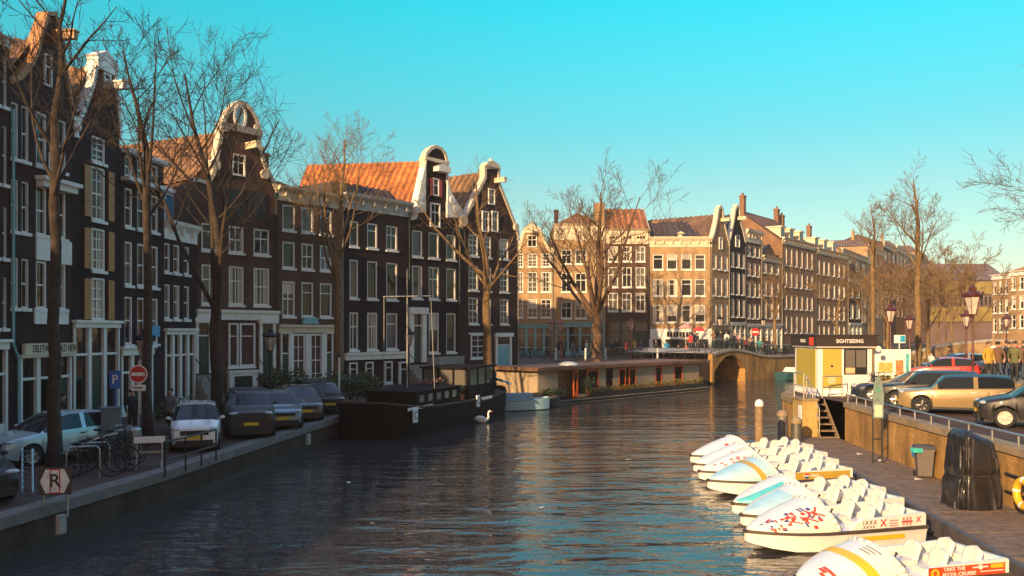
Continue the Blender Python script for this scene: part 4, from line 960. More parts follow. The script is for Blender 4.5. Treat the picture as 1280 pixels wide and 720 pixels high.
# ------------------------------------------------------------------ cars
tyre_m = rubber; rim_m = M('alloy_rim', (.55, .52, .48), .3, .9, var=.1); rim_d = M('dark_rim', (.10, .10, .10), .35, .8); carglass = GLASS('car_glass', (.02, .025, .03), .04, .02)
lamp_m = M('headlamp', (.42, .44, .46), .1, var=.05, coat=1); tail_m = M('tail_lamp', (.55, .02, .015), .2, var=.05, coat=1); plate_m = M('yellow_plate', (.75, .48, .03), .5, var=.05); trim = M('black_trim', (.02, .02, .021), .55)
def paint(name, c, metal=.0): return M(name, c, .3, metal, var=.03, coat=1.0)
def car(label, front, heading, body_m, L=4.2, Wd=1.78, Hh=1.47, style='hatch', roof_m=None, rimm=None, soft=None, group='cars parked along the canal', flap=False):
    """front = ground point under the middle of the front bumper, heading = direction the nose points"""
    h = Vector((heading[0], heading[1])).normalized(); rz = math.atan2(h.y, h.x)
    t = thing('parked_car', label, 'car', front, rz, group)
    if style == 'hatch': top = [(0, .42), (.015, .50), (.06, .56), (.255, .655), (.43, .955), (.52, .995), (.68, 1.0), (.84, .965), (.93, .80), (.975, .64), (1.0, .50)]; cowl, rf, rr, tl = .245, .44, .84, .955
    elif style == 'suv': top = [(0, .46), (.012, .56), (.05, .60), (.24, .66), (.39, .955), (.48, .995), (.75, 1.0), (.88, .975), (.95, .82), (.985, .60), (1.0, .48)]; cowl, rf, rr, tl = .235, .40, .88, .965
    elif style == 'mini': top = [(0, .44), (.012, .54), (.045, .60), (.265, .665), (.375, .95), (.45, .985), (.75, 1.0), (.90, .97), (.955, .78), (.985, .62), (1.0, .46)]; cowl, rf, rr, tl = .258, .38, .90, .965
    elif style == 'van': top = [(0, .40), (.012, .52), (.06, .58), (.20, .68), (.40, .97), (.5, 1.0), (.8, 1.0), (.93, .98), (.97, .82), (.99, .6), (1.0, .44)]; cowl, rf, rr, tl = .19, .41, .92, .972
    else: top = [(0, .40), (.02, .50), (.08, .565), (.33, .66), (.50, .955), (.58, 1.0), (.70, .985), (.86, .74), (.95, .70), (.985, .62), (1.0, .48)]; cowl, rf, rr, tl = .32, .505, .70, .86
    def zt(f):
        for (a, b), (c, d) in zip(top, top[1:]):
            if f <= c: return (b + (d - b) * (f - a) / (c - a)) * Hh
        return top[-1][1] * Hh
    rw = .315 if style != 'suv' else .35; xf = .19 * L; xr = .805 * L; ra = rw * 1.13; zc = rw
    xs = set([0, L, cowl * L, rf * L, rr * L, tl * L] + [a * L for a, b in top])
    for c in (xf, xr):
        for i in range(-8, 9): xs.add(c + ra * math.sin(i / 8 * math.pi / 2))
    for i in range(28): xs.add(L * i / 28)
    xs = sorted(xs); xs = [x for i, x in enumerate(xs) if i == 0 or x - xs[i - 1] > .012 or x in (cowl * L, rf * L, rr * L, tl * L)]
    def zlow(x):
        z = .20 + .10 * max(0, 1 - x / (.10 * L)) + .10 * max(0, 1 - (L - x) / (.1 * L))
        for c in (xf, xr):
            if abs(x - c) < ra: z = max(z, zc + math.sqrt(max(0, ra * ra - (x - c) ** 2)))
        return z
    def hw(x):
        f = abs(x / L - .5) * 2; return Wd / 2 * (1 - .20 * f ** 5 - .02 * f * f)
    belt = lambda f: (.615 + .075 * f) * Hh
    rows = []
    for x in xs:
        f = x / L; w = hw(x); z1 = zt(f); zl = zlow(x); zb = min(belt(f), z1 - .05); inside = cowl < f < tl
        zm = max(zl + .02, .36 * Hh)
        k = max(0, min(1, (z1 - belt(f)) / (.30 * Hh)))
        w3 = w * (.93 - .17 * k); z3 = z1 - .035 - .03 * k
        if zm > zb: zm = zb - .01
        rows.append([(w * .965, zl), (w, zm), (w * .985, zb - .06), (w * .955, zb), (w3, max(zb + .005, z3)), (w3 * .72, z1 - .008), (0, z1)])
    body = MB(); glass_f = MB(); glass_r = MB(); glass_s = [MB(), MB(), MB(), MB()]; roofp = MB()
    bp = (rf + rr) / 2 - .01
    def seg(i, q, sgn):
        a, b = rows[i], rows[i + 1]; x0, x1 = -xs[i], -xs[i + 1]
        return [(x0, sgn * a[q][0], a[q][1]), (x1, sgn * b[q][0], b[q][1]), (x1, sgn * b[q + 1][0], b[q + 1][1]), (x0, sgn * a[q + 1][0], a[q + 1][1])]
    for i in range(len(xs) - 1):
        fm = (xs[i] + xs[i + 1]) / 2 / L
        for sgn in (1, -1):
            for q in range(6):
                tgt = body
                if cowl < fm < rf and q >= 4: tgt = glass_f
                elif rr < fm < tl and q >= 4: tgt = glass_r
                elif q == 3 and cowl + .05 < fm < tl - .035 and not (bp - .008 < fm < bp + .012):
                    tgt = glass_s[(0 if sgn > 0 else 2) + (0 if fm < bp else 1)]
                elif q >= 4 and rf <= fm <= rr and (roof_m or soft): tgt = roofp
                tgt.add(seg(i, q, sgn), [(0, 1, 2, 3)])
    for i, x in ((0, 0), (len(xs) - 1, -L)):
        r_ = rows[i]; body.add([(x, p[0], p[1]) for p in r_] + [(x, -p[0], p[1]) for p in reversed(r_[:-1])], [tuple(range(2 * len(r_) - 1))])
    for m_ in (body, glass_f, glass_r, roofp): pass
    def weld(o):
        bm = bmesh.new(); bm.from_mesh(o.data); bmesh.ops.remove_doubles(bm, verts=bm.verts, dist=.002); bmesh.ops.recalc_face_normals(bm, faces=bm.faces); bm.to_mesh(o.data); bm.free()
        o.data.polygons.foreach_set('use_smooth', [True] * len(o.data.polygons)); o.data.set_sharp_from_angle(angle=R(38)); return o
    bo = weld(body.build('body', body_m, t))
    weld(glass_f.build('windscreen', carglass if not soft else carglass, t)); weld(glass_r.build('rear_window', carglass if not soft else soft, t))
    for g in glass_s:
        if g.f: weld(g.build('side_window', carglass if not soft else soft, t))
    if roofp.f: weld(roofp.build('roof', roof_m or soft, t))
    ub = MB(); ub.box(-L * .96, -L * .04, -Wd * .40, Wd * .40, .17, .52); ub.build('underbody', trim, t)
    for s in (1, -1):
        sk = MB(); sk.box(-(xr - ra - .02), -(xf + ra + .02), s * Wd * .488 - .012, s * Wd * .488 + .02, .19, .27); sk.build('sill_trim', trim, t)
        for c in (xf, xr):
            wx, wy = -c, s * (Wd / 2 - .115)
            ty = MB(); ty.lathe([(rw * .66, -.1), (rw * .93, -.1), (rw, -.07), (rw, .07), (rw * .93, .1), (rw * .66, .1), (rw * .66, -.1)], (wx, wy, rw), 24, axis='Y'); w_ = ty.build('wheel', tyre_m, t, smooth=40)
            ri = MB(); yo = wy + s * .085
            ri.lathe([(rw * .67, yo - s*.10), (rw * .68, yo), (rw * .60, yo - s * .015), (rw * .58, yo - s * .06), (0, yo - s * .075)], (wx, 0, rw), 20, axis='Y')
            for q in range(7):
                a = 2 * math.pi * q / 7; ri.tube((wx + .05 * math.cos(a), yo - s * .02, rw + .05 * math.sin(a)), (wx + rw * .62 * math.cos(a), yo - s * .02, rw + rw * .62 * math.sin(a)), .028, .02, 5)
            ri.lathe([(0, yo), (.06, yo - s*.004), (.07, yo - s * .05)], (wx, 0, rw), 10, axis='Y')
            ri.build('rim', rimm or rim_m, w_, smooth=30)
        z = .565 * Hh if style in ('suv', 'mini') else .52 * Hh
        hl = MB(); hl.ball((-.13, s * hw(.13) * .80, z - .03), (.115, .17, .06), 12); hl.build('headlight', lamp_m, t, smooth=1)
        tl_ = MB(); tl_.ball((-L * .972, s * hw(L * .97) * .88, .62 * Hh), (.09, .12, .15), 10); tl_.build('tail_light', tail_m, t, smooth=1)
        mi = MB(); mi.ball((-(cowl + .085) * L, s * (Wd / 2 + .05), .70 * Hh), (.06, .085, .055), 10); mi.tube((-(cowl + .08) * L, s * Wd * .46, .67 * Hh), (-(cowl + .085) * L, s * (Wd / 2 + .04), .69 * Hh), .02, n=5); mi.build('mirror', roof_m or body_m, t, smooth=1)
        for fx in (bp - .03, rr - .08):
            hd = MB(); hd.box(-(fx + .03) * L, -(fx - .012) * L, s * hw(fx * L) * .985 - .012, s * hw(fx * L) * .985 + .022, .555 * Hh, .578 * Hh); hd.build('door_handle', metal if style == 'mini' else trim, t)
            sm = MB(); x = -(fx + .045) * L; sm.box(x - .004, x + .004, s * hw(fx * L) * .99 - .01, s * hw(fx * L) * .99 + .004, .28, .60 * Hh); sm.build('door_gap', trim, t)
    gr = MB(); gr.box(-.04, .022, -Wd * .27, Wd * .27, .38 * Hh, .475 * Hh); gr.box(-.03, .02, -Wd * .36, Wd * .36, .20, .27 * Hh); gr.build('grille', trim, t)
    for x, zz in ((.03, .33 * Hh), (-L - .012, .42 * Hh)):
        pl = MB(); pl.box(x - .008, x + .008, -.26, .26, zz - .055, zz + .055); pl.build('number_plate', plate_m, t)
    return t
p_blue = paint('ice_blue_paint', (.46, .60, .64), .3); p_white = paint('white_car_paint', (.72, .70, .66)); p_black = M('black_car_paint', (.012, .012, .015), .4, 0, var=.03, coat=.25, spec=.35); p_bgrey = paint('blue_grey_paint', (.16, .24, .28), .35)
p_grey = paint('grey_paint_car', (.09, .10, .11), .4); p_gold = paint('gold_paint', (.31, .215, .10), .25); p_navy = paint('navy_paint', (.012, .018, .035), .1); p_red = paint('red_car_paint', (.62, .03, .02)); p_silver = paint('silver_paint', (.5, .5, .5), .6)
GL_ = 'cars parked along the left quay'; GR_ = 'cars parked nose first on the right bank'
car('ice blue hatchback parked under the tree at the left edge', (-14.9, 25.2, .9), (-.50, -.87), p_blue, 3.75, 1.68, 1.5, 'hatch', group=GL_)
car('dark car with its nose poking in at the lower left edge', (-11.65, 19.5, .9), (.78, -.62), p_black, 4.2, 1.76, 1.45, 'hatch', group=GL_)
car('small white car facing the camera beside the quay railing', (-10.25, 28.4, .9), (.30, -.95), p_white, 3.5, 1.6, 1.5, 'van', group=GL_)
car('black off road car facing the camera on the left quay', (-9.45, 31.9, .9), (.33, -.94), p_black, 4.6, 1.84, 1.72, 'suv', group=GL_)
car('pale blue car parked next beyond the black off road car', (-9.05, 34.8, .9), (.36, -.93), p_bgrey, 4.1, 1.74, 1.48, 'hatch', group=GL_)
car('grey blue car fourth from the camera in the left quay row', (-8.85, 37.9, .9), (.40, -.92), p_grey, 4.2, 1.75, 1.5, 'hatch', group=GL_)
car('dark car farthest along the left quay row', (-8.6, 41.6, .9), (.42, -.91), p_black, 4.1, 1.75, 1.48, 'hatch', group=GL_)
car('dark car at the back of the left quay row beside the shrub', (-9.6, 44.4, .9), (.42, -.91), p_grey, 4.1, 1.75, 1.5, 'hatch', group=GL_)
car('gold estate car with black roof nose to the canal', (14.1, 32.2, ZR), (-.93, .36), p_gold, 3.95, 1.78, 1.40, 'mini', roof_m=p_black, rimm=rim_d, group=GR_)
car('black car between the gold car and the navy convertible', (14.35, 34.9, ZR), (-.93, .36), p_black, 4.0, 1.74, 1.42, 'mini', group=GR_)
car('navy convertible with dark soft top nearest the ticket kiosk', (14.45, 37.5, ZR), (-.93, .36), p_navy, 4.3, 1.8, 1.28, 'coupe', soft=M('soft_top', (.10, .08, .07), .9), group=GR_)
car('black car cut by the right edge with pale wheel covers', (14.5, 27.5, ZR), (-.93, .36), p_black, 3.6, 1.66, 1.50, 'hatch', rimm=M('pale_wheel_cover', (.62, .56, .48), .4), group=GR_)
car('bright red hatchback behind the navy convertible', (22.6, 50.5, ZR), (-.93, .36), p_red, 3.8, 1.7, 1.5, 'hatch', group=GR_)
car('silver grey car half hidden behind the red hatchback', (27.6, 59, ZR), (-1, .1), p_silver, 4.2, 1.75, 1.5, 'hatch', group=GR_)
car('black car parked beyond the red hatchback', (28.6, 55, ZR), (-1, .1), p_black, 4.4, 1.8, 1.55, 'suv', group=GR_)
car('dark blue van behind the iron lantern post', (31.5, 59.5, ZR), (-1, .1), p_navy, 4.6, 1.85, 1.9, 'van', group=GR_)
# ------------------------------------------------------------------ pedal boats
gel = M('white_gelcoat', (.82, .80, .75), .35, var=.07, scale=3, coat=.4, stain=.28); gel_b = M('ice_blue_gelcoat', (.42, .66, .72), .35, var=.08, coat=.4); gel_t = M('turquoise_gelcoat', (.10, .55, .55), .35, var=.08, coat=.4)
seatm = M('cream_seat', (.72, .66, .58), .5, var=.06); strake = M('dark_strake', (.07, .05, .045), .6); yel = M('yellow_sticker', (.80, .46, .02), .5, var=.05); redst = M('red_sticker', (.72, .07, .02), .5, var=.08); gold_st = M('gold_sticker', (.50, .33, .05), .5, var=.1)
pink = M('pink_print', (.72, .22, .22), .5); navyst = M('navy_sticker', (.03, .06, .25), .5); maroon = M('maroon_sticker', (.28, .03, .04), .5); redx = M('red_lettering', (.68, .05, .03), .5); brownl = M('brown_lettering', (.22, .10, .08), .5)
def cowl_pt(f, a):
    """bow hood: f 0 at the cockpit, 1 at the tip; a from 0 (right) to pi (left)"""
    x = 2.42 + 1.92 * f; w = .69 * (1 - f ** 2.6) + .05; hh = .62 * (1 - f) ** 1.12 + .05 + .04 * math.sin(math.pi * f)
    ca, sa = math.cos(a), math.sin(a); e = .82
    return Vector((x + .36 * max(0, sa) * (1 - f), -w * math.copysign(abs(ca) ** e, ca), .50 + hh * sa ** e if sa > 0 else .50))
def boat_base():
    t = thing('pedal_boat', 'x', 'pedal boat', (0, 0, 0), 0, 'pedal boats moored at the jetty')
    # twin-bottom hull: loft of sections
    hull = MB(); st = MB(); xs = [-.02, .0, .4, 1.2, 2.0, 2.8, 3.4, 3.9, 4.2, 4.38]
    def half(x): f = max(0, (x - 1.9) / 2.5); return .74 * (1 - f ** 2.8) + .03
    rows = []
    for x in xs:
        w = half(x); zb = -.12 + .34 * max(0, (x - 2.6) / 1.8) ** 1.5
        rows.append([(x, -w, .44), (x, -w * .95, .30), (x, -w * .90, .02 if x < 3.5 else max(.05, zb)), (x, -w * .70, zb), (x, -w * .30, zb + .01), (x, 0, max(.16, zb + .05)), (x, w * .30, zb + .01), (x, w * .70, zb), (x, w * .90, .02 if x < 3.5 else max(.05, zb)), (x, w * .95, .30), (x, w, .44)])
    n = len(rows[0]); hull.add([p for r in rows for p in r], [(i*n+j, i*n+j+1, (i+1)*n+j+1, (i+1)*n+j) for i in range(len(rows)-1) for j in range(n-1)] + [tuple(range(n)), tuple(range((len(rows)-1)*n, len(rows)*n))])
    hull.build('hull', gel, t, smooth=35)
    for s in (-1, 1):
        for a, b in zip(xs, xs[1:]):
            wa, wb = half(a) * s, half(b) * s; o = .035 * s
            st.add([(a, wa - o, .43), (b, wb - o, .43), (b, wb + o, .43), (a, wa + o, .43), (a, wa - o, .50), (b, wb - o, .50), (b, wb + o, .50), (a, wa + o, .50)], [(0, 3, 2, 1), (4, 5, 6, 7), (0, 1, 5, 4), (1, 2, 6, 5), (2, 3, 7, 6), (3, 0, 4, 7)])
    st.box(4.34, 4.42, -.06, .06, .43, .50); st.build('rub_strake', strake, t)
    cw = MB(); nf, na = 28, 32; vs = [cowl_pt(i / nf, math.pi * j / na) for i in range(nf + 1) for j in range(na + 1)]; m_ = na + 1
    cw.add(vs, [(i*m_+j, i*m_+j+1, (i+1)*m_+j+1, (i+1)*m_+j) for i in range(nf) for j in range(na)] + [tuple(range(nf*m_, nf*m_+m_))]); cw.build('bow_hood', gel, t, smooth=50)
    rim = MB(); rim.path([cowl_pt(0, math.pi * j / 16) for j in range(17)], .045, 6); rim.build('hood_rim', gel, t, smooth=1)
    dk = MB(); dk.box(.02, 2.38, -.70, .70, .42, .47); dk.box(2.3, 2.36, -.66, .66, .47, .62); dk.build('deck', gel, t)
    # inside of the hood: dark foot well
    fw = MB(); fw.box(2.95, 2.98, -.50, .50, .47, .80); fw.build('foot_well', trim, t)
    for s in (-1, 1):
        sp = MB(); poly = [(.0, .48), (2.12, .48), (1.96, .66), (1.82, .74), (.05, .82), (.0, .78)]
        sp.prism(poly, s * .70 - .035, s * .70 + .035); sp.build('side_panel', gel, t)
    rd = MB(); rd.box(.0, .34, -.665, .665, .47, .66); rd.box(.0, .10, -.665, .665, .66, .80); rd.build('stern_box', gel, t)
    for (x, y) in ((1.50, -.33), (1.50, .33), (.66, -.33), (.66, .33)):
        b = MB(); prof = []
        cs = []
        for i in range(9):
            f = i / 8; z = .50 + f * .50; wv = (.21 + .02 * f) * (math.sqrt(max(0, 1 - ((f - .72) / .28) ** 2)) if f > .72 else 1); xx = x - .10 - .16 * f; cs.append((xx, max(.02, wv), z))
        rowp = []
        for xx, wv, z in cs: rowp.append([(xx, y - wv, z), (xx - .05, y - wv * .6, z), (xx - .06, y, z), (xx - .05, y + wv * .6, z), (xx, y + wv, z), (xx + .055, y + wv * .7, z), (xx + .035, y, z), (xx + .055, y - wv * .7, z)])
        q = 8; b.add([p for r in rowp for p in r], [(i*q+j, i*q+(j+1) % q, (i+1)*q+(j+1) % q, (i+1)*q+j) for i in range(8) for j in range(q)] + [tuple(range(8*q, 9*q))])
        b.box(x - .14, x + .24, y - .2, y + .2, .47, .60); b.build('seat', seatm, t, smooth=40)
    s_ = MB(); s_.tube((2.25, .1, .62), (2.1, .1, .86), .018); s_.ball((2.1, .1, .87), .03, 8); s_.build('tiller', blkp, t)
    return t
def on_cowl(mb, f0, f1, a0, a1, lift=.014, nf=5, na=24):
    vs = []
    for i in range(nf + 1):
        for j in range(na + 1):
            f = f0 + (f1 - f0) * i / nf; a = a0 + (a1 - a0) * j / na; p = cowl_pt(f, a); c = Vector((p.x, 0, .50)); vs.append(p + (p - c).normalized() * lift)
    m_ = na + 1; mb.add(vs, [(i*m_+j, i*m_+j+1, (i+1)*m_+j+1, (i+1)*m_+j) for i in range(nf) for j in range(na)])
def side_sticker(t, x0, x1, z0, z1, mat, s=1, name='sticker', y=.737):
    mb = MB(); mb.box(x0, x1, s * y - .003, s * y + .003, z0, z1); return mb.build(name, mat, t)
BASE = boat_base()
# local +x = bow; bows point towards -X, so the side facing the camera (-Y) is local +y
def place(bow, stern): 
    d = Vector((bow[0] - stern[0], bow[1] - stern[1])); return (stern[0], stern[1], 0.02), math.atan2(d.y, d.x), d.length / 4.35
specs = [('nearest white pedal boat with pizza cruise banner and yellow bow stripe', (5.10, 15.75), (8.84, 16.75)),
         ('white pedal boat covered in red crosses and print', (5.15, 19.30), (9.07, 20.50)),
         ('plain white pedal boat just beyond the red cross boat', (5.50, 21.00), (9.37, 22.30)),
         ('white pedal boat with turquoise bow', (5.65, 22.40), (9.52, 23.70)),
         ('ice blue bowed pedal boat with gold side panel', (5.80, 25.90), (9.97, 27.00)),
         ('white pedal boat with pink print beyond the blue one', (5.90, 27.60), (10.22, 28.80)),
         ('white pedal boat with red badge second from the far end', (6.05, 29.10), (10.42, 30.40)),
         ('farthest white pedal boat with pale blue nose edge', (6.35, 31.10), (10.62, 32.40))]
boats = []
for i, (lab, bw, stn) in enumerate(specs):
    loc, rz, s = place(bw, stn)
    if i == 0: b = BASE; b['label'] = lab; b.location = loc; b.rotation_euler = (0, 0, rz)
    else: b = dup(boats[0], lab, loc, rz)
    b.scale = (s, 1.05, .82 if i == 0 else .90); boats.append(b)
def recolour(b, part, mat):
    for c in b.children:
        if c.name.split('.')[0] == part: c.data = c.data.copy(); c.data.materials[0] = mat
SX = (R(90), 0, R(180))
def txt(b, s, size, mat, x, z, y=.742, sx=1): return text_mesh(s, size, mat, b, (x, y, z), SX, sx=sx)
# 1 pizza boat
b = boats[0]; sd = side_sticker(b, .10, 1.95, .50, .735, redst, name='banner')
txt(sd, 'TAKE THE', .115, gel, 1.34, .675); txt(sd, 'PIZZA CRUISE!', .115, gel, 1.22, .555, sx=1.08)
m = MB(); m.box(.15, .46, .742, .746, .63, .72); m.build('badge', yel, sd)
m = MB(); m.box(.52, .90, .742, .746, .66, .69); m.lathe([(0, .742), (.055, .742), (.055, .747), (0, .747)], (.71, 0, .675), 12, axis='Y'); m.build('badge', gel, sd)
m = MB(); m.box(.15, .72, .742, .746, .565, .585); m.build('small_print', gel, sd)
m = MB(); m.lathe([(.05, .742), (.10, .742), (.10, .747), (.05, .747)], (1.80, 0, .61), 14, axis='Y'); m.build('pizza_mark', yel, sd)
m = MB(); on_cowl(m, .30, .42, .0, math.pi); m.build('bow_stripe', yel, b)
m = MB(); on_cowl(m, .10, .26, math.pi - .16, math.pi - .04); m.build('bow_badge', maroon, b)
m = MB(); on_cowl(m, .70, .74, 1.9, 2.8); on_cowl(m, .745, .785, 1.9, 2.4); on_cowl(m, .79, .83, 2.3, 2.8); m.build('bow_emblem', redx, b)
gp_ = M('grey_print', (.25, .25, .26), .6)
for k in range(3): m = MB(); on_cowl(m, .07 + .05 * k, .09 + .05 * k, 1.75, 2.25 - .08 * k); m.build('bow_print', gp_, b)
# 2 red cross boat
b = boats[1]
for k, (x, z, s, mt) in enumerate([(1.42, .62, .01, brownl), (1.22, .62, .25, redx), (.22, .65, .20, redx), (.55, .69, .10, redx), (.55, .56, .10, redx), (1.62, .55, .09, brownl)]):
    txt(b, ['I', 'X', 'X', 'X X X', 'X X X', 'X X X X'][k], s, mt, x, z)
txt(b, 'I X X X', .13, brownl, 1.60, .66, sx=.9)
for zz in (.67, .60, .54): side_sticker(b, .80, 1.04, zz - .014, zz + .014, pink, name='small_print')
side_sticker(b, .62, 1.95, .22, .33, yel, y=.742); m = MB(); m.box(.40, .70, .742, .746, .605, .645); m.build('badge', redx, b)
rg = random.Random(4); 
for k in range(40):
    f = rg.uniform(.12, .82); a = rg.uniform(1.75, 2.95); m = MB(); (on_cowl(m, f, f + .05, a, a + .14, nf=2, na=3) if k % 2 else on_cowl(m, f, f + .025, a, a + .24, nf=1, na=4)); m.build('bow_print', redx if k % 3 else navyst, b, fix=False)
for f, a in ((.16, 2.35), (.30, 2.5), (.5, 2.45)):
    m = MB()
    for sgn in (1, -1):
        for q in range(8):
            g = q / 8; f0 = f + .085 * (g - .5) * 2; aa = a + sgn * .20 * (g - .5) * 2; on_cowl(m, f0, f0 + .03, aa - .03, aa + .04, .009, 1, 1)
    m.build('bow_cross', redx, b)
# 4, 5, 6, 7, 8
m = MB(); on_cowl(m, .18, .98, 1.85, math.pi - .02); m.build('bow_colour', gel_t, boats[3])
m = MB(); on_cowl(m, .25, .98, 1.4, math.pi - .5); m.build('bow_colour', gel_b, boats[2])
b = boats[4]; recolour(b, 'bow_hood', gel_b); m = MB(); on_cowl(m, .22, .32, .9, math.pi); m.build('bow_stripe', gold_st, b); m = MB(); on_cowl(m, .04, .2, math.pi - .2, math.pi - .05); m.build('bow_badge', maroon, b)
sd = side_sticker(b, .10, 1.95, .50, .735, gold_st, name='banner'); txt(sd, 'MAX', .13, gel, 1.3, .61)
m = MB(); m.lathe([(0, .742), (.095, .742), (.095, .746), (0, .746)], (1.58, 0, .615), 18, axis='Y'); em = m.build('round_emblem', gel, sd)
for zz, mt, s in ((.03, redx, 1), (-.03, navyst, -1)):
    m = MB(); m.prism([(1.58 + .088 * math.cos(a), .615 + s * (.02 + .072 * math.sin(a))) for a in [math.pi * q / 10 for q in range(11)]], .747, .749); m.build('emblem_field', mt, em)
side_sticker(b, .6, 1.9, .24, .36, yel, y=.742)
rg = random.Random(9); 
for k in range(16):
    f = rg.uniform(.15, .8); a = rg.uniform(1.8, 2.9); m = MB(); on_cowl(m, f, f + .06, a, a + .18, nf=2, na=3); m.build('bow_print', pink, boats[5], fix=False)
for bb in (boats[6], boats[7]):
    m = MB(); on_cowl(m, .30, .38, 2.1, 2.5); m.build('bow_badge', redx, bb)
m = MB(); on_cowl(m, .3, .98, math.pi - .35, math.pi - .03); m.build('bow_colour', gel_b, boats[7])
# mooring post, piles
def wpost(label, X, Y, h, r, capm, matl, name='mooring_post', z0=-1.0, rings=False):
    t = thing(name, label, 'post', (X, Y, 0)); mb = MB(); mb.lathe([(0, z0), (r, z0), (r * .96, h * .5), (r * .9, h), (0, h)], n=12); mb.build('shaft', matl, t, smooth=40)
    c = MB(); c.lathe([(r * .98, h - .12), (r * 1.02, h - .1), (r * .95, h + .03), (r * .5, h + .12), (0, h + .14)], n=12); c.build('cap', capm, t, smooth=30); return t
wpost('tall wooden mooring post with white cap standing in the canal', PX(949, 33.5), 33.5, 2.1, .17, white, wood)
wpost('grey steel pile left of the stair block', 11.25, 36.6, 1.42, .24, concrete, M('steel_pile', (.20, .19, .18), .5, .5, var=.25), 'steel_pile')
wpost('grey steel pile against the stair block', 11.45, 35.4, 1.25, .22, concrete, M('steel_pile_dark', (.15, .14, .13), .5, .5, var=.25), 'steel_pile')

# ------------------------------------------------------------------ ticket kiosk, stairs, railing and right bank things
def kiosk():
    X0, X1, Y0, Y1 = 13.9, 16.35, 40.0, 43.2; t = thing('ticket_kiosk', 'white and lime ticket kiosk with a dark sightseeing fascia', 'kiosk', (X0, Y0, ZR)); w, d = X1 - X0, Y1 - Y0
    lime = M('lime_panel', (.46, .36, .06), .5, var=.06, scale=1); wmb = MB()
    wmb.box(0, w, 0, d, .12, 2.25); wmb.box(-.06, w + .25, -.25, d + .05, -.1, .12); wmb.build('body', white, t)
    p = MB(); p.box(.22, 1.06, -.04, -.003, .35, 2.15); pn = p.build('door', lime, t); k = MB(); k.lathe([(0, -.07), (.05, -.07), (.05, -.042)], (.62, 0, 1.35), 10, axis='Y'); k.build('handle', blkp, pn)
    m = MB()
    for z, wd in ((.78, .36), (.68, .4), (.58, .28)): m.box(.62 - wd / 2, .62 + wd / 2, -.046, -.041, z, z + .035)
    m.build('small_print', white, pn)
    p = MB(); p.box(-.04, -.003, .25, d - .3, .35, 2.1); p.build('side_panel', lime, t)
    wm = MB(); wm.box(1.18, 2.22, -.06, 0.0, .98, 2.14); wf = wm.build('window', blkp, t); g = MB(); g.box(1.24, 1.66, -.075, -.062, 1.3, 2.08); g.box(1.72, 2.16, -.075, -.062, 1.3, 2.08); g.build('pane', g_mid, wf); g = MB(); g.box(1.24, 1.66, -.075, -.062, 1.02, 1.28); g.build('poster', M('peach_poster', (.7, .45, .25), .6), wf)
    f = MB(); f.box(-.18, w + .16, -.28, d + .1, 2.25, 2.72); f.box(-.22, w + .2, -.32, d + .14, 2.72, 2.78); fo = f.build('fascia', M('brown_fascia', (.035, .022, .02), .5, var=.1), t)
    f = MB(); f.box(-.14, w + .1, -.24, d, 2.2, 2.25); f.build('soffit', white, t)
    text_mesh('SIGHTSEEING', .23, white, fo, (w * .55, -.286, 2.48), (R(90), 0, 0), sx=.9)
    m = MB(); m.box(-.195, -.182, .05, .6, 2.29, 2.66); m.build('red_badge', redst, fo)
    text_mesh('TICKETS', .2, white, fo, (-.186, 1.5, 2.48), (R(90), 0, R(-90)))
    m = MB(); m.lathe([(0, -.34), (.02, -.5), (.13, -.62), (0, -.6)], (w + .05, 0, 2.15), 10, axis='Y'); m.build('lamp', white, t)
kiosk()
t = thing('poster_panel', 'white display panel with posters beside the ticket kiosk', 'panel', (16.75, 40.6, ZR))
m = MB(); m.box(0, 1.65, 0, .12, .1, 2.1); m.build('panel', white, t)
for (x0, x1, z0, z1, c) in ((.15, .75, .4, .9, (.45, .33, .12)), (.15, .8, 1.05, 1.5, (.6, .42, .12)), (.95, 1.3, .4, 1.6, (.62, .22, .08)), (1.42, 1.56, .2, 1.9, (.1, .45, .5))):
    m = MB(); m.box(x0, x1, -.02, -.003, z0, z1); m.build('poster', M('poster_print', c, .5, var=.4, scale=9), t, fix=False)
t = thing('blue_sign', 'blue and white square sign on a post above the bicycles', 'sign', (PX(1124, 44), 44, ZR)); m = MB(); m.tube((0, 0, 0), (0, 0, 2.6), .04); m.build('post', metal, t); m = MB(); m.box(-.28, .28, -.07, -.04, 2.35, 2.75); s = m.build('panel', white, t); m = MB(); m.box(.02, .26, -.08, -.072, 2.4, 2.72); m.build('blue_field', M('sign_blue', (.03, .35, .55), .4), s)
# stair block
t = thing('stair_block', 'yellow concrete block beside the steps down to the jetty', 'block', (12.2, 36.9, 0)); m = MB(); m.box(0, .62, 0, 1.38, -1.5, ZR + .02); m.build('block', M('yellow_concrete', (.48, .33, .11), .8, var=.2, stain=.5, bump=.3), t); m = MB(); m.box(-.05, .66, -.06, 1.38, ZR + .02, ZR + .1); m.build('cap', concrete, t)
m = MB(); m.box(-.045, -.012, .1, .5, .95, 1.7); m.build('sign_plate', white, t)
t = thing('steps', 'weathered steps leading from the street down to the jetty', 'steps', (12.85, 36.5, 0)); m = MB()
for i in range(6): m.box(0, .72, .3 * i, .3 * i + .34, .38 + .25 * i, .43 + .25 * i)
m.build('tread', wood, t)
m = MB(); m.prismx([(0, .38), (1.8, 1.88), (1.8, 1.6), (.2, .2)], -.04, -.001); m.prismx([(0, .38), (1.8, 1.88), (1.8, 1.6), (.2, .2)], .721, .76); m.build('stringer', concrete, t)
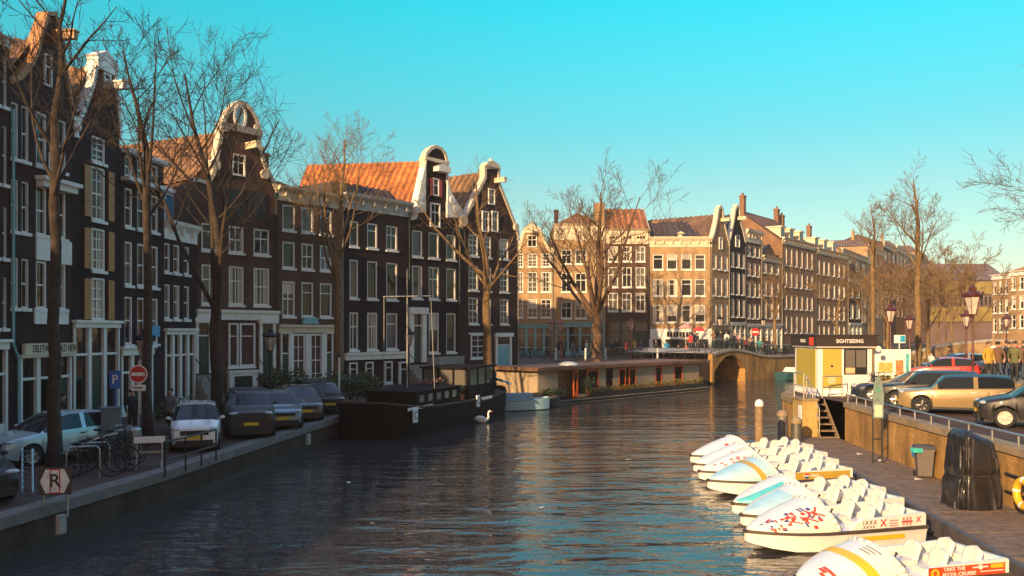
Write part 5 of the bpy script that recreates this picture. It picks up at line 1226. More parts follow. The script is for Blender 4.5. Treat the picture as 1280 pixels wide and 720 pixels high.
def railing(label, pts, h, matl, n=2, r=.025, name='railing', every=1.3, cat='railing'):
    t = thing(name, label, cat, pts[0]); o = Vector(pts[0]); P = [Vector(p) - o for p in pts]; a = MB()
    for si, (p, q) in enumerate(zip(P, P[1:])):
        k = max(1, round((q - p).length / every))
        for i in range(0 if si == 0 else 1, k + 1): v = p.lerp(q, i / k); b = MB(); b.tube(v, v + Vector((0, 0, h)), r, n=6); b.build('post', matl, t)
        for j in range(n): z = Vector((0, 0, h * (j + 1) / n)); a.tube(p + z, q + z, r * 1.1, n=6)
    a.build('rail', matl, t); return t
pale_m = M('pale_rail', (.50, .45, .36), .45, .6)
railing('pale tubular handrail around the top of the steps', [(12.25, 36.95, 2.0), (12.25, 38.2, 2.0)], 1.05, pale_m, 2)
railing('pale handrail sloping down beside the steps', [(12.78, 36.6, .6), (12.78, 38.2, 1.9)], 1.0, pale_m, 2)
railing('short pale rail before the ticket kiosk', [(13.62, 38.6, ZR), (14.6, 38.9, ZR)], .95, pale_m, 2)
wl = densify(mono[1:5], 30); railing('long low tubular rail on top of the right bank wall', [(x + .12, y, ZR + .03) for x, y in wl], .30, metal, 1, .03, every=1.35)
# sign post on the jetty wall
t = thing('boat_sign', 'narrow arched board on black posts against the right bank wall', 'sign', (PX(1097, 29.6), 29.6, .4))
for x in (-.16, .16): m = MB(); m.tube((x, 0, 0), (x, 0, 2.2), .03); m.build('post', blkp, t)
m = MB(); m.tube((-.16, 0, .8), (.16, 0, .8), .02); m.build('crossbar', blkp, t)
m = MB(); m.prism([(-.17, 1.5), (.17, 1.5), (.19, 2.3), (.12, 2.75), (0, 2.95), (-.12, 2.75), (-.19, 2.3)], -.06, -.035); s = m.build('board', M('teal_board', (.18, .24, .22), .5, var=.4, scale=8), t); m = MB(); m.box(-.13, .13, -.068, -.062, 1.55, 1.95); m.build('notice', cream, s); m = MB(); m.lathe([(0, -.068), (.09, -.068), (.09, -.062)], (0, 0, 2.45), 12, axis='Y'); m.build('round_mark', M('green_mark', (.1, .3, .2), .5), s)
# dustbin
t = thing('wheeled_bin', 'grey wheeled bin with turquoise bag against the right bank wall', 'bin', (12.5, 26.7, .4), R(-15)); t.scale = (.86, .86, .9); m = MB()
m.add([(-.22, -.22, .05), (.22, -.22, .05), (.22, .22, .05), (-.22, .22, .05), (-.29, -.3, .95), (.29, -.3, .95), (.29, .3, .95), (-.29, .3, .95)], [(0, 3, 2, 1), (4, 5, 6, 7), (0, 1, 5, 4), (1, 2, 6, 5), (2, 3, 7, 6), (3, 0, 4, 7)]); m.box(-.31, .31, -.32, .32, .9, .96); m.build('tub', M('grey_plastic', (.14, .12, .11), .5, var=.1), t)
m = MB(); m.prismx([(-.34, .97), (.34, .97), (.3, 1.08), (-.2, 1.06)], -.32, .32); m.tube((-.3, .36, 1.0), (.3, .36, 1.0), .03); m.build('lid', M('dark_plastic', (.08, .07, .07), .5), t)
for s in (-1, 1): m = MB(); m.lathe([(0, -.03), (.1, -.03), (.1, .03), (0, .03)], (s * .27, .25, .1), 12, axis='X'); m.build('wheel', rubber, t)
m = MB(); m.obox((-.28, -.25, .93), (.3, .28, .14), .3); m.build('bag', M('turquoise_bag', (.06, .55, .48), .4), t)
# tarp
def tarp():
    X, Y = 12.33, 22.2; t = thing('covered_machine', 'tall machine under a black tarpaulin against the right bank wall', 'tarpaulin', (X - .75, Y, .4), R(4)); rg = random.Random(3)
    n, k = 120, 26; vs = []
    def foot(a):   # rounded box outline
        c, s = math.cos(a), math.sin(a); e = .38; return math.copysign(abs(c) ** e, c) * .52, math.copysign(abs(s) ** e, s) * .48
    for j in range(k + 1):
        f = j / k
        for i in range(n):
            a = 2 * math.pi * i / n; x, y = foot(a)
            sc = 1.06 - .26 * f ** 1.3 if f < .93 else .823 - (f - .93) / .07 * .2
            fold = (.11 * (1 - abs(math.sin(4 * a + .5 * math.sin(3 * f)))) ** 2.2 + .07 * (1 - abs(math.sin(7.5 * a + .9 + .5 * f))) ** 2.5 + .05 * (1 - abs(math.sin(13 * a + 2 + .4 * f))) ** 3 - .04) * (1.2 - .7 * f)
            sag = .05 * mnoise.noise(Vector((x * 2.2, y * 2.2 + 7, f * 4)))
            tie = -.07 * math.exp(-((f - .42) / .04) ** 2)
            q = sc + fold + sag + tie
            z = f * 1.95 + (.06 * math.sin(5 * a) * (1 - f)) - (.25 * (x + .5) * max(0, f - .6) / .4) + .06 * mnoise.noise(Vector((x * 3, y * 3, 2))) * f
            vs.append((x * q, y * q, max(.0, z)))
    m = MB(); m.add(vs, [(j*n+i, j*n+(i+1) % n, (j+1)*n+(i+1) % n, (j+1)*n+i) for j in range(k) for i in range(n)] + [tuple(range(k*n, k*n+n))])
    m.build('tarpaulin', M('black_tarp', (.016, .016, .02), .27, var=.3, bump=.5, bscale=5, spec=.8), t, smooth=60)
    r = MB()
    for i in range(24):
        a, b = 2 * math.pi * i / 24, 2 * math.pi * (i + 1) / 24; p = foot(a); q = foot(b); r.tube((p[0] * .93, p[1] * .93, .83), (q[0] * .93, q[1] * .93, .83), .012, n=5)
    r.build('rope', M('rope', (.05, .04, .035), .8), t)
tarp()
# life ring, pipes on wall
t = thing('life_ring', 'yellow life ring on the right bank wall at the photo edge', 'life ring', (11.98, 20.6, 1.02)); m = MB()
nn = 24
m.lathe([(.30 + .09 * math.cos(2 * math.pi * q / 10), .09 * math.sin(2 * math.pi * q / 10)) for q in range(11)], (0, 0, 0), nn, axis='X'); m.build('ring', yel, t, smooth=1)
m = MB(); m.lathe([(.30 + .096 * math.cos(2 * math.pi * q / 10), .096 * math.sin(2 * math.pi * q / 10)) for q in range(11)], (0, 0, 0), 24, axis='X'); mm = MB(); mm.f = [f for i, f in enumerate(m.f) if (i // 10) % 6 == 0]; mm.v = m.v; mm.m = [0] * len(mm.f); mm.build('band', white, t, smooth=1)
def wallx(y):
    for a, b in zip(mono, mono[1:]):
        if a[1] <= y <= b[1]: return a[0] + (b[0] - a[0]) * (y - a[1]) / (b[1] - a[1])
for z, lab in ((1.22, 'upper black pipe along the right bank wall'), (.78, 'lower black pipe along the right bank wall')):
    t = thing('wall_pipe', lab, 'pipe', (wallx(14) - .06, 14, z)); m = MB(); m.path([(0, 0, 0), (wallx(19) - wallx(14), 5, 0), (wallx(22.3) - wallx(14), 8.3, 0)], .035, 8); m.build('pipe', blkp, t)
t = thing('blue_plate', 'small blue plate fixed to the right bank wall', 'plate', (wallx(28.3) - .03, 28.3, .95)); m = MB(); m.box(-.015, .0, -.16, .16, -.17, .17); m.build('plate', M('blue_enamel', (.05, .2, .42), .4), t)
for i, (x, y, lab) in enumerate([(12.6, 30.0, 'white litter scrap near the boat sign'), (12.1, 26.2, 'white litter scrap beside the wheeled bin'), (12.5, 31.6, 'white litter scrap at the foot of the wall'), (10.6, 21.3, 'brown leaf scrap on the jetty')]):
    t = MB(); t.add([(-.13, -.07, .012), (.12, -.05, .03), (.15, .08, .012), (-.1, .07, .05)], [(0, 1, 2, 3)]); t.add([(-.13, -.07, .008), (.12, -.05, .01), (.15, .08, .008), (-.1, .07, .01)], [(0, 1, 2, 3)]); o = t.build('litter_scrap', white if i < 3 else wood); o.location = (x, y, .4); tag(o, lab, 'scrap')  # loose litter lying on the jetty, scraps and a leaf
# ------------------------------------------------------------------ houseboat
LH = Line((1.66, 57), (0.665, 0.747))
def houseboat():
    L = 20.6; Wd = 3.6; t = thing('houseboat', 'long beige houseboat with brown flat roof and orange doors', 'houseboat', (1.66, 57, 0), LH.rz)
    beige = M('beige_boards', (.40, .31, .21), .65, var=.12, scale=3, stain=.25); brown = M('brown_roof', (.17, .085, .045), .7, var=.3, scale=1.5, stain=.3)
    # board lines come from a real shiplap profile
    m = MB(); m.prismx([(-.55, .34), (-.5, -.4), (Wd, -.4), (Wd, .34)], -.3, L + .6); m.build('pontoon', M('black_hull', (.02, .018, .018), .5, var=.3), t)
    m = MB(); m.box(-.32, L + .62, -.60, -.55, .22, .30); m.box(-.32, L + .62, -.58, -.5, .02, .06); m.build('rub_rail', M('pale_line', (.28, .22, .17), .7, var=.3), t)
    u = lambda px: LH.s(px)
    def shiplap(x0, x1, y, z0, z1, mb, n=14):
        for i in range(n):
            a, b = z0 + (z1 - z0) * i / n, z0 + (z1 - z0) * (i + 1) / n; mb.prismx([(y - .035, a), (y - .012, b), (y + .05, b), (y + .05, a)], x0, x1)
    m = MB()
    segs = [(0, u(697)), (u(748), u(757)), (u(766), u(773)), (u(795), u(819)), (u(827), u(842)), (u(853), L)]
    for a, b in segs: shiplap(a, b, 0, .34, 2.28, m)
    m.box(-.03, .02, .0, Wd, .34, 2.28); m.box(L - .05, L, 0, Wd, .34, 2.28); m.box(0, L, Wd - .06, Wd, .34, 2.28); m.box(0.02, L - .05, .9, .96, .34, 2.28)
    m.build('wall', beige, t)
    m = MB(); m.box(-.55, L + .55, -.5, Wd + .3, 2.28, 2.46); m.box(-.5, L + .5, -.45, Wd + .25, 2.46, 2.50); m.build('roof', brown, t)
    for (a, b, mt) in ((716.5, 722, orgp), (733, 748, orgp), (773, 782, orgp), (786, 795, orgp), (819, 827, redp), (842, 853, orgp)):
        m = MB(); x0, x1 = u(a), u(b); f = .11
        m.box(x0, x0 + f, -.05, .03, .4, 2.2); m.box(x1 - f, x1, -.05, .03, .4, 2.2); m.box(x0 + f, x1 - f, -.05, .03, 2.05, 2.2); m.box(x0 + f, x1 - f, -.04, .03, .4, .8); d = m.build('door', mt, t); g = MB(); g.box(x0 + f * .8, x1 - f * .8, -.01, .01, .78, 2.08); g.build('pane', g_dark, d)
    for a, b in ((757, 766), (782, 786), (722, 733)):
        m = MB(); x0, x1 = u(a), u(b); m.box(x0, x1, -.03, .04, .34, .55); m.box(x0, x1, -.03, .04, 2.2, 2.28); d = m.build('window', beige, t); g = MB(); g.box(x0, x1, 0, .02, .55, 2.2); g.build('pane', g_dark, d)
    m = MB(); m.ball((u(728), 1.2, 2.48), (.75, .75, .28), 16); m.build('dome_skylight', M('frosted_dome', (.45, .50, .52), .25), t, smooth=1)
    m = MB(); m.box(u(735), L + .3, -.52, -.2, .34, .62); m.build('planter', M('black_planter', (.025, .022, .02), .7), t)
    fl = MB(); rg = random.Random(8); x = u(737)
    while x < L:
        leaves(fl, (x, -.38, .78 + rg.uniform(-.05, .12)), (.26, .2, .26), 46, .065, rg, 0, 4); x += .26
    fo = fl.build('planter_flowers', [leaf, leaf_y, leaf_g, leaf_y], t, fix=False); fo['kind'] = 'stuff'
    return t
houseboat()
shrub('dark conifer with lights in the recess of the houseboat', *(LH.at(LH.s(727)) + Vector((.5, -.45))).to_tuple(), .34, (.45, .4, .85), 500, .08, seed=14)
shrub('round dark bush in front of the pale end of the houseboat', *(LH.at(LH.s(684)) + Vector((.4, -.4))).to_tuple(), .34, (.9, .35, .45), 500, .08, seed=15)
# ------------------------------------------------------------------ barge
def barge():
    o = Vector((-6.6, 39.3, 0)); t = thing('barge', 'broad black live-aboard barge moored bow towards the camera', 'barge', o, math.atan2(.945, .326)); blk = M('barge_black', (.010, .008, .008), .8, var=.35, stain=.3, spec=.15); rd = M('barge_red_edge', (.06, .015, .013), .7, var=.3)
    xs = [0, .25, .8, 1.8, 4, 8, 12, 14.2, 15.4, 15.8]; hwv = [1.05, 1.45, 1.75, 1.9, 1.95, 1.95, 1.9, 1.7, 1.2, .7]; tops = [1.62, 1.56, 1.48, 1.36, 1.25, 1.2, 1.2, 1.3, 1.45, 1.5]
    m = MB(); rows = [[(x, w, z), (x, w * 1.0, .9), (x + (.12 if x < .2 else 0), w * .93, -.4), (x + (.12 if x < .2 else 0), -w * .93, -.4), (x, -w, .9), (x, -w, z)] for x, w, z in zip(xs, hwv, tops)]
    n = 6; m.add([p for r in rows for p in r], [(i*n+j, i*n+j+1, (i+1)*n+j+1, (i+1)*n+j) for i in range(9) for j in range(5)] + [tuple(range(6)), tuple(range(54, 60))]); m.build('hull', blk, t, smooth=40)
    m = MB(); m.add([p for x, w, z in zip(xs, hwv, tops) for p in ((x, w, z - .18), (x, -w, z - .18))], [(2*i, 2*i+1, 2*i+3, 2*i+2) for i in range(9)]); m.build('deck', M('barge_deck', (.06, .035, .03), .7, var=.3), t)
    m = MB()
    for i in range(9):
        for s in (1, -1): m.tube((xs[i], s * hwv[i], tops[i]), (xs[i+1], s * hwv[i+1], tops[i+1]), .06, n=6)
    m.tube((0, 1.05, 1.62), (0, -1.05, 1.62), .06); m.build('gunwale', rd, t)
    m = MB()
    for i in range(1, 8):
        for z in (.55, .95): m.tube((xs[i], -hwv[i] - .01, z), (xs[i+1], -hwv[i+1] - .01, z), .035, n=5)
    m.build('rubbing_strip', blk, t)
    m = MB(); m.box(2.6, 8.0, -1.3, 1.3, 1.2, 1.92); m.box(2.5, 8.1, -1.4, 1.4, 1.92, 2.0); c = m.build('cabin', blk, t)
    for i in range(5):
        g = MB(); g.box(3.0 + i, 3.5 + i, -1.32, -1.302, 1.45, 1.8); g.build('pane', g_mid, c)
    # glazed wheelhouse
    m = MB(); X0, X1 = 9.2, 13.0
    for x in (X0, X0 + 1.25, X0 + 2.5, X1):
        for y in (-1.35, 1.35): m.box(x - .05, x + .05, y - .05, y + .05, 1.2, 2.8)
    for y in (-.45, .45): m.box(X0 - .05, X0 + .05, y - .05, y + .05, 1.2, 2.8)
    m.box(X0 - .2, X1 + .2, -1.5, 1.5, 2.8, 2.9); m.box(X0 - .04, X1 + .04, -1.39, -1.31, 1.2, 1.9); m.box(X0 - .04, X0 + .04, -1.31, 1.31, 1.2, 1.9); w = m.build('wheelhouse', blk, t)
    for x in (X0, X0 + 1.25, X0 + 2.5): g = MB(); g.box(x + .05, x + 1.2, -1.36, -1.34, 1.9, 2.8); g.build('pane', g_mid, w)
    g = MB(); g.box(X0 - .01, X0 + .01, -1.3, 1.3, 1.9, 2.8); g.build('pane', g_mid, w)
    m = MB()
    vs = []
    for i in range(9):
        for j in range(7): vs.append((13.1 + i * .22, -1.75 + j * .5 - .02 * i, 1.55 + .8 * (1 - abs(j - 2) / 5) - .05 * i + .08 * math.sin(i * 1.9 + j)))
    m.add(vs, [(i*7+j, i*7+j+1, (i+1)*7+j+1, (i+1)*7+j) for i in range(8) for j in range(6)]); m.build('tarpaulin', M('ice_blue_tarp', (.30, .48, .54), .45, var=.15), t, smooth=1)
    mp = M('pale_mast', (.30, .28, .26), .6); m = MB(); m.tube((5.2, .4, 1.9), (5.2, .4, 8.0), .045, .03); m.tube((5.2, -.95, 6.6), (5.2, 1.75, 6.6), .03); m.tube((5.2, -.9, 6.6), (5.0, -1.2, 1.9), .018, n=4); m.tube((5.2, 1.7, 6.6), (5.0, 1.6, 1.9), .018, n=4); m.build('mast', mp, t)
    rg = random.Random(12); m = MB(); x = .5
    while x < 3.2: l = rg.uniform(.06, .2); m.box(x, x + l, -1.93, -1.90, 1.28, 1.40); x += l + rg.uniform(.03, .08)
    x = 9.5
    while x < 11: l = rg.uniform(.06, .2); m.box(x, x + l, -1.99, -1.955, 1.1, 1.24); x += l + rg.uniform(.03, .08)
    m.build('worn_lettering', white, t)
    for x, z in ((.9, .72), (8.7, .8)):
        m = MB(); m.box(x, x + .42, -2.02, -1.955, z, z + .62); p = m.build('notice_board', white, t); text_mesh('C', .5, blkp, p, (x + .2, -2.025, z + .3), (R(90), 0, 0))
    rg = random.Random(2)
    return t, o
BT, BO = barge(); BRZ2 = math.atan2(.945, .326)
def on_barge(x, y, z): q = Matrix.Rotation(BRZ2, 4, 'Z') @ Vector((x, y, z)); return q + BO
for i, (x, y) in enumerate([(8.4, -1.2), (8.4, -.6), (8.5, 0)]):
    p = on_barge(x, y, 1.18); shrub(['terracotta pot with dark plant at the rail of the barge', 'terracotta pot with dark plant middle of three on the barge', 'terracotta pot with dark plant behind the barge cabin'][i], p.x, p.y, p.z, (.3, .3, .3), 120, .07, [leaf, leaf, leaf_y], 40 + i, True, 'potted_plant', 'potted plants on the barge')
p = on_barge(7, 0, 2.0); shrub('red leaved planter on the barge roof', p.x, p.y, p.z, (.9, .5, .22), 300, .06, [leaf, petal, leaf], 50)
# second dark barge hull against the quay, small boats
def skiff(label, X, Y, rz, L, W_, mh, md, cover=None, name='small_boat', hgt=.55):
    t = thing(name, label, 'boat', (X, Y, 0), rz); m = MB(); xs = [i / 10 for i in range(11)]
    hw = lambda f: W_ / 2 * (1 - max(0, (f - .45) / .55) ** 2.4) * (.85 + .15 * min(1, f * 4)) + .02
    rows = [[(f * L, -hw(f), hgt + .25 * f * f), (f * L, -hw(f) * .8, .05), (f * L, 0, -.15 + .3 * f ** 4), (f * L, hw(f) * .8, .05), (f * L, hw(f), hgt + .25 * f * f)] for f in xs]
    m.add([p for r in rows for p in r], [(i*5+j, i*5+j+1, (i+1)*5+j+1, (i+1)*5+j) for i in range(10) for j in range(4)] + [tuple(range(5))]); m.build('hull', mh, t, smooth=50)
    m = MB(); m.add([p for f in xs for p in ((f * L, -hw(f) * .93, hgt - .08 + .25 * f * f), (f * L, hw(f) * .93, hgt - .08 + .25 * f * f))], [(2*i, 2*i+1, 2*i+3, 2*i+2) for i in range(10)]); m.build('deck', md, t)
    if cover:
        m = MB(); m.add([(L * a, s * W_ * .42 * k, hgt + z) for a in (.15, .4, .65) for (s, k, z) in ((-1, 1, .05), (-1, .6, .5), (1, .6, .5), (1, 1, .05))], [(i*4+j, i*4+j+1, (i+1)*4+j+1, (i+1)*4+j) for i in range(2) for j in range(3)] + [(0, 1, 2, 3), (8, 9, 10, 11)]); m.build('cover', cover, t)
    return t
skiff('small pale blue motorboat between the barge and the houseboat', PX(618, 53.5), 53.5, R(20), 3.6, 1.5, gel_b, white, M('grey_blue_cover', (.16, .26, .30), .6))
skiff('teal and white tour boat moored beyond the arched bridge', PX(976, 88), 88, R(25), 7.5, 2.3, M('dark_teal_hull', (.03, .10, .12), .4), white, white, hgt=.75)
skiff('low dark rowing boat beside the bow of the houseboat', PX(655, 54.5), 54.5, R(46), 3.4, 1.3, blkp, wood)
# ------------------------------------------------------------------ swan
def swan():
    X, Y = PX(603, 46.5), 46.5; t = thing('swan', 'white swan swimming beside the barge', 'swan', (X, Y, 0), R(8)); m = MB()
    path = [(-.42, .20, .05), (-.30, .20, .13), (-.1, .16, .19), (.12, .14, .18), (.26, .18, .11), (.33, .30, .06), (.31, .46, .045), (.33, .58, .045), (.40, .62, .055), (.46, .60, .035)]
    n = 10; vs = []
    for i, (x, z, r) in enumerate(path):
        a = path[max(0, i-1)]; b = path[min(len(path)-1, i+1)]; d = Vector((b[0]-a[0], 0, b[1]-a[1])).normalized(); u = Vector((-d.z, 0, d.x))
        for k in range(n): th = 2*math.pi*k/n; q = Vector((x, 0, z)) + u * r * math.cos(th) * (.85 if i < 5 else 1) + Vector((0, r * math.sin(th) * (1.05 if i < 5 else .9), 0)); vs.append(q)
    m.add(vs, [(i*n+k, i*n+(k+1) % n, (i+1)*n+(k+1) % n, (i+1)*n+k) for i in range(len(path)-1) for k in range(n)] + [tuple(range(n)), tuple(range((len(path)-1)*n, len(path)*n))]); m.build('body', white, t, smooth=1)
    for s in (1, -1): w = MB(); w.ball((-.12, s * .15, .25), (.28, .07, .12), 10); w.build('wing', white, t, smooth=1)
    b = MB(); b.tube((.45, 0, .60), (.56, 0, .57), .028, .01, 6); b.build('beak', orgp, t)
swan()
# ------------------------------------------------------------------ people
skin = M('skin', (.46, .27, .19), .6, var=.05); hairs = [M('dark_hair', (.02, .014, .01), .7), M('brown_hair', (.10, .05, .025), .7), M('fair_hair', (.36, .23, .10), .7)]; shoe = M('shoe', (.02, .018, .018), .5)
cc = {'black': (.016, .015, .017), 'navy': (.02, .03, .07), 'beige': (.52, .38, .22), 'yellow': (.50, .30, .04), 'blue': (.03, .22, .46), 'red': (.48, .05, .04), 'grey': (.16, .15, .15), 'brown': (.15, .08, .045), 'pink': (.6, .25, .25), 'white': (.66, .62, .56), 'olive': (.12, .12, .05), 'teal': (.05, .26, .26)}
cloth = {k: M(k + '_cloth', v, .85, var=.12, scale=12) for k, v in cc.items()}; denim = M('denim', (.05, .07, .12), .85, var=.15); darkt = M('dark_trousers', (.025, .024, .028), .85)
POSES = {}
def person_mesh(pose):
    if pose in POSES: return POSES[pose]
    J = {}; E = []
    def j(n, p, r): J[n] = (Vector(p), r)
    if pose == 'sit': hz, kf = .55, .42
    else: hz, kf = .94, 0
    dz = hz - .94
    j('pel', (0, 0, hz), (.145, .115)); j('wai', (0, .0, 1.12 + dz), (.135, .10)); j('che', (0, .01, 1.32 + dz), (.165, .115)); j('nec', (0, .015, 1.47 + dz), (.065, .06)); j('chi', (0, -.0, 1.56 + dz), (.062, .07)); j('hea', (0, -.005, 1.66 + dz), (.078, .095)); j('top', (0, .005, 1.72 + dz), (.06, .075))
    E += [('pel', 'wai'), ('wai', 'che'), ('che', 'nec'), ('nec', 'chi'), ('chi', 'hea'), ('hea', 'top')]
    for s, n in ((1, 'l'), (-1, 'r')):
        j('sho' + n, (s * .185, .01, 1.40 + dz), (.068, .068))
        if pose == 'walk': el = (s * .25, -.10 * s + .03, 1.14); ha = (s * .22, -.24 * s - .06, .93)
        elif pose == 'sit': el = (s * .25, -.06, 1.14 + dz); ha = (s * .18, -.32, 1.02 + dz)
        elif pose == 'lean': el = (s * .25, -.10, 1.16); ha = (s * .10, -.30, 1.10)
        else: el = (s * .26, .03, 1.12); ha = (s * .25, -.06, .86)
        j('elb' + n, el, (.05, .05)); j('han' + n, ha, (.038, .04)); j('fin' + n, Vector(ha) + (Vector(ha) - Vector(el)).normalized() * .12, (.022, .034))
        E += [('che', 'sho' + n), ('sho' + n, 'elb' + n), ('elb' + n, 'han' + n), ('han' + n, 'fin' + n)]
        j('hip' + n, (s * .10, 0, hz - .08), (.095, .095))
        if pose == 'walk': kn = (s * .10, -.16 if s > 0 else .06, .50); an = (s * .10, -.20 if s > 0 else .36, .09 if s > 0 else .17)
        elif pose == 'sit': kn = (s * .13, -.44, .50); an = (s * .13, -.42, .09)
        else: kn = (s * .105, -.02, .50); an = (s * .11, .02, .09)
        j('kne' + n, kn, (.062, .065)); j('ank' + n, an, (.045, .05)); j('toe' + n, (an[0], an[1] - .17, max(.04, an[2] - .05)), (.042, .035))
        E += [('pel', 'hip' + n), ('hip' + n, 'kne' + n), ('kne' + n, 'ank' + n), ('ank' + n, 'toe' + n)]
    names = list(J); me = bpy.data.meshes.new('skel'); me.from_pydata([J[n][0] for n in names], [(names.index(a), names.index(b)) for a, b in E], [])
    o = bpy.data.objects.new('skel', me); COL.objects.link(o); sk = o.modifiers.new('s', 'SKIN'); 
    for i, n in enumerate(names): me.skin_vertices[0].data[i].radius = J[n][1]
    me.skin_vertices[0].data[0].use_root = True
    sk.use_smooth_shade = True; su = o.modifiers.new('u', 'SUBSURF'); su.levels = 1; su.render_levels = 1
    dg = bpy.context.evaluated_depsgraph_get(); out = bpy.data.meshes.new_from_object(o.evaluated_get(dg)); bpy.data.objects.remove(o); bpy.data.meshes.remove(me)
    # coat and trousers by region, face pulled out a little for nose and brow
    hips = hz - .13; hands = [J['hanl'][0], J['hanr'][0], J['finl'][0], J['finr'][0]]
    for v in out.vertices:
        if abs(v.co.x) < .018 and v.co.y < -.05 and 1.585 + dz < v.co.z < 1.65 + dz: v.co.y -= .022
    out.materials.clear()
    for _ in range(4): out.materials.append(None)
    for p in out.polygons:
        c = p.center; mi = 0
        if c.z > 1.50 + dz: mi = 2
        elif min((c - h).length for h in hands) < .085: mi = 2
        elif pose == 'sit' and (c.y < -.14 and c.z < .64): mi = 1 if c.z > .14 else 3
        elif c.z < .12: mi = 3
        elif c.z < hips and min((c - J['elbl'][0]).length, (c - J['elbr'][0]).length) > .2: mi = 1
        p.material_index = mi; p.use_smooth = True
    hb = MB(); hb.ball((0, .022, 1.69 + dz), (.098, .105, .085), 12); hair = hb.build('hair', hairs[0], None, smooth=1); hm = hair.data; bpy.data.objects.remove(hair)
    POSES[pose] = (out, hm, dz); return POSES[pose]
PCACHE = {}
def person(label, loc, rz, pose='stand', coat='black', tr=None, hair=0, group=None, s=1.0, bag=None):
    tr = tr or darkt; key = (pose, coat, tr.name)
    bm_, hm, dz = person_mesh(pose)
    if key not in PCACHE:
        c = bm_.copy()
        for i, m in enumerate((cloth[coat], tr, skin, shoe)): c.materials[i] = m
        PCACHE[key] = c
    t = thing('person', label, 'person', loc, rz, group); t.scale = (s, s, s)
    b = bpy.data.objects.new('body', PCACHE[key]); COL.objects.link(b); b.parent = t
    hk = ('hair', pose, hair)
    if hk not in PCACHE: c = hm.copy(); c.materials.clear(); c.materials.append(hairs[hair]); PCACHE[hk] = c
    h = bpy.data.objects.new('hair', PCACHE[hk]); COL.objects.link(h); h.parent = t
    return t
GP1 = 'people on the far quay'; g = 0
far_people = [(833, 86, 'blue', 'stand', 'person in bright blue jacket on the far quay'), (820, 87, 'black', 'stand', 'person in black coat beside the blue jacket'), (793, 88, 'yellow', 'walk', 'person in yellow jacket walking under the red lantern'),
    (783, 87.5, 'red', 'walk', 'person in red top beside the yellow jacket'), (771, 88, 'black', 'stand', 'fair haired person in black standing right of the big tree'), (765, 87, 'navy', 'walk', 'person in navy coat close behind the big tree'), (762, 82, 'brown', 'sit', 'person in brown sitting low beside the tree trunk'),
    (739, 82, 'beige', 'walk', 'person in long beige coat left of the big tree'), (733, 83, 'white', 'stand', 'person in cream top beside the beige coat'), (716, 85, 'grey', 'stand', 'person in grey before the teal shopfront'), (722, 86, 'brown', 'walk', 'person in brown coat before the teal shopfront'),
    (705, 86, 'olive', 'stand', 'person in olive jacket left on the far quay'), (848, 86, 'black', 'sit', 'person in black sitting by the white shopfront'), (858, 86, 'red', 'sit', 'person in red sitting by the white shopfront'), (877, 86, 'grey', 'walk', 'person in grey walking near the arched bridge'), (697, 87, 'black', 'walk', 'person in black at the left end of the far quay'), (801, 87, 'navy', 'walk', 'person in navy right of the yellow jacket')]
for i, (px, Y, c, po, lab) in enumerate(far_people): person(lab, (PX(px, Y), Y, zg(Y)), rnd.uniform(0, 6.28), po, c, denim if i % 3 == 0 else None, [0, 1, 2][i % 3] if i != 4 else 2, GP1, rnd.uniform(.95, 1.04))
cols_b = ['black', 'red', 'navy', 'grey', 'black', 'brown', 'white', 'black', 'pink', 'olive', 'navy', 'red', 'black', 'beige', 'grey', 'teal', 'black', 'red', 'navy', 'brown']
lab_b = {'black': 'dark', 'navy': 'dark blue'}
seenb = {}
for i, c in enumerate(cols_b):
    u = .8 + i * .97 + rnd.uniform(-.25, .25); p = on_bridge(u, rnd.uniform(1.0, 4.2)); g = 'people in ' + c + ' on the arched bridge'
    person('person in ' + lab_b.get(c, c) + ' clothes among the crowd on the arched bridge', p, rnd.uniform(0, 6.28), ['walk', 'stand', 'lean'][i % 3], c, denim if i % 2 else None, i % 3, g, rnd.uniform(.95, 1.03))
# raised pavement and crowd on the right
mb = MB(); mb.prism([(0, 0)] * 0 + [(0, 0), (0, 0), (0, 0)], 0, 0) if False else None
pts = [(20.2, 37.2), (60, 37.2), (60, 48.2), (26.0, 48.2)]
m = MB(); m.add([(x, y, ZR - .1) for x, y in pts] + [(x, y, 2.62) for x, y in pts], [(4, 5, 6, 7), (0, 1, 5, 4), (1, 2, 6, 5), (2, 3, 7, 6), (3, 0, 4, 7)]); struct(m.build('raised_pavement', concrete))
for i, (px, Y, c, po, lab) in enumerate([(1236, 39, 'yellow', 'stand', 'person in ochre yellow coat at the left of the right bank crowd'), (1247, 39.5, 'brown', 'walk', 'person in brown jacket walking on the raised pavement'), (1254, 41, 'grey', 'lean', 'person in grey behind the brown jacket on the right bank'), (1261, 40, 'black', 'stand', 'person in black coat at the centre of the right bank crowd'),
        (1268, 39, 'olive', 'walk', 'person in olive coat near the right edge'), (1275, 40, 'brown', 'stand', 'dark haired person in brown at the right edge'), (1270, 42.5, 'red', 'stand', 'person in red behind the right bank crowd'), (1258, 44, 'navy', 'stand', 'person in navy at the back of the right bank crowd'), (1242, 44, 'white', 'walk', 'person in cream at the back of the right bank crowd'), (1279, 43, 'black', 'walk', 'person in black cut by the right edge')]):
    person(lab, (PX(px, Y), Y, 2.62), rnd.uniform(2.2, 4.2) if i % 2 else rnd.uniform(-.8, .8), po, c, denim if i % 2 else None, [1, 0, 2][i % 3], 'people on the right bank pavement')
for (px, Y, z, c, po, lab, rz) in [(213, 33.6, .9, 'grey', 'walk', 'person in grey walking behind the small white car', 0), (165, 33, .9, 'black', 'stand', 'person in black behind the no entry sign', 1), (79, 31, .9, 'black', 'stand', 'person in black at the ware shop window', 2)]: person(lab, (PX(px, Y), Y, z), rz, po, c)
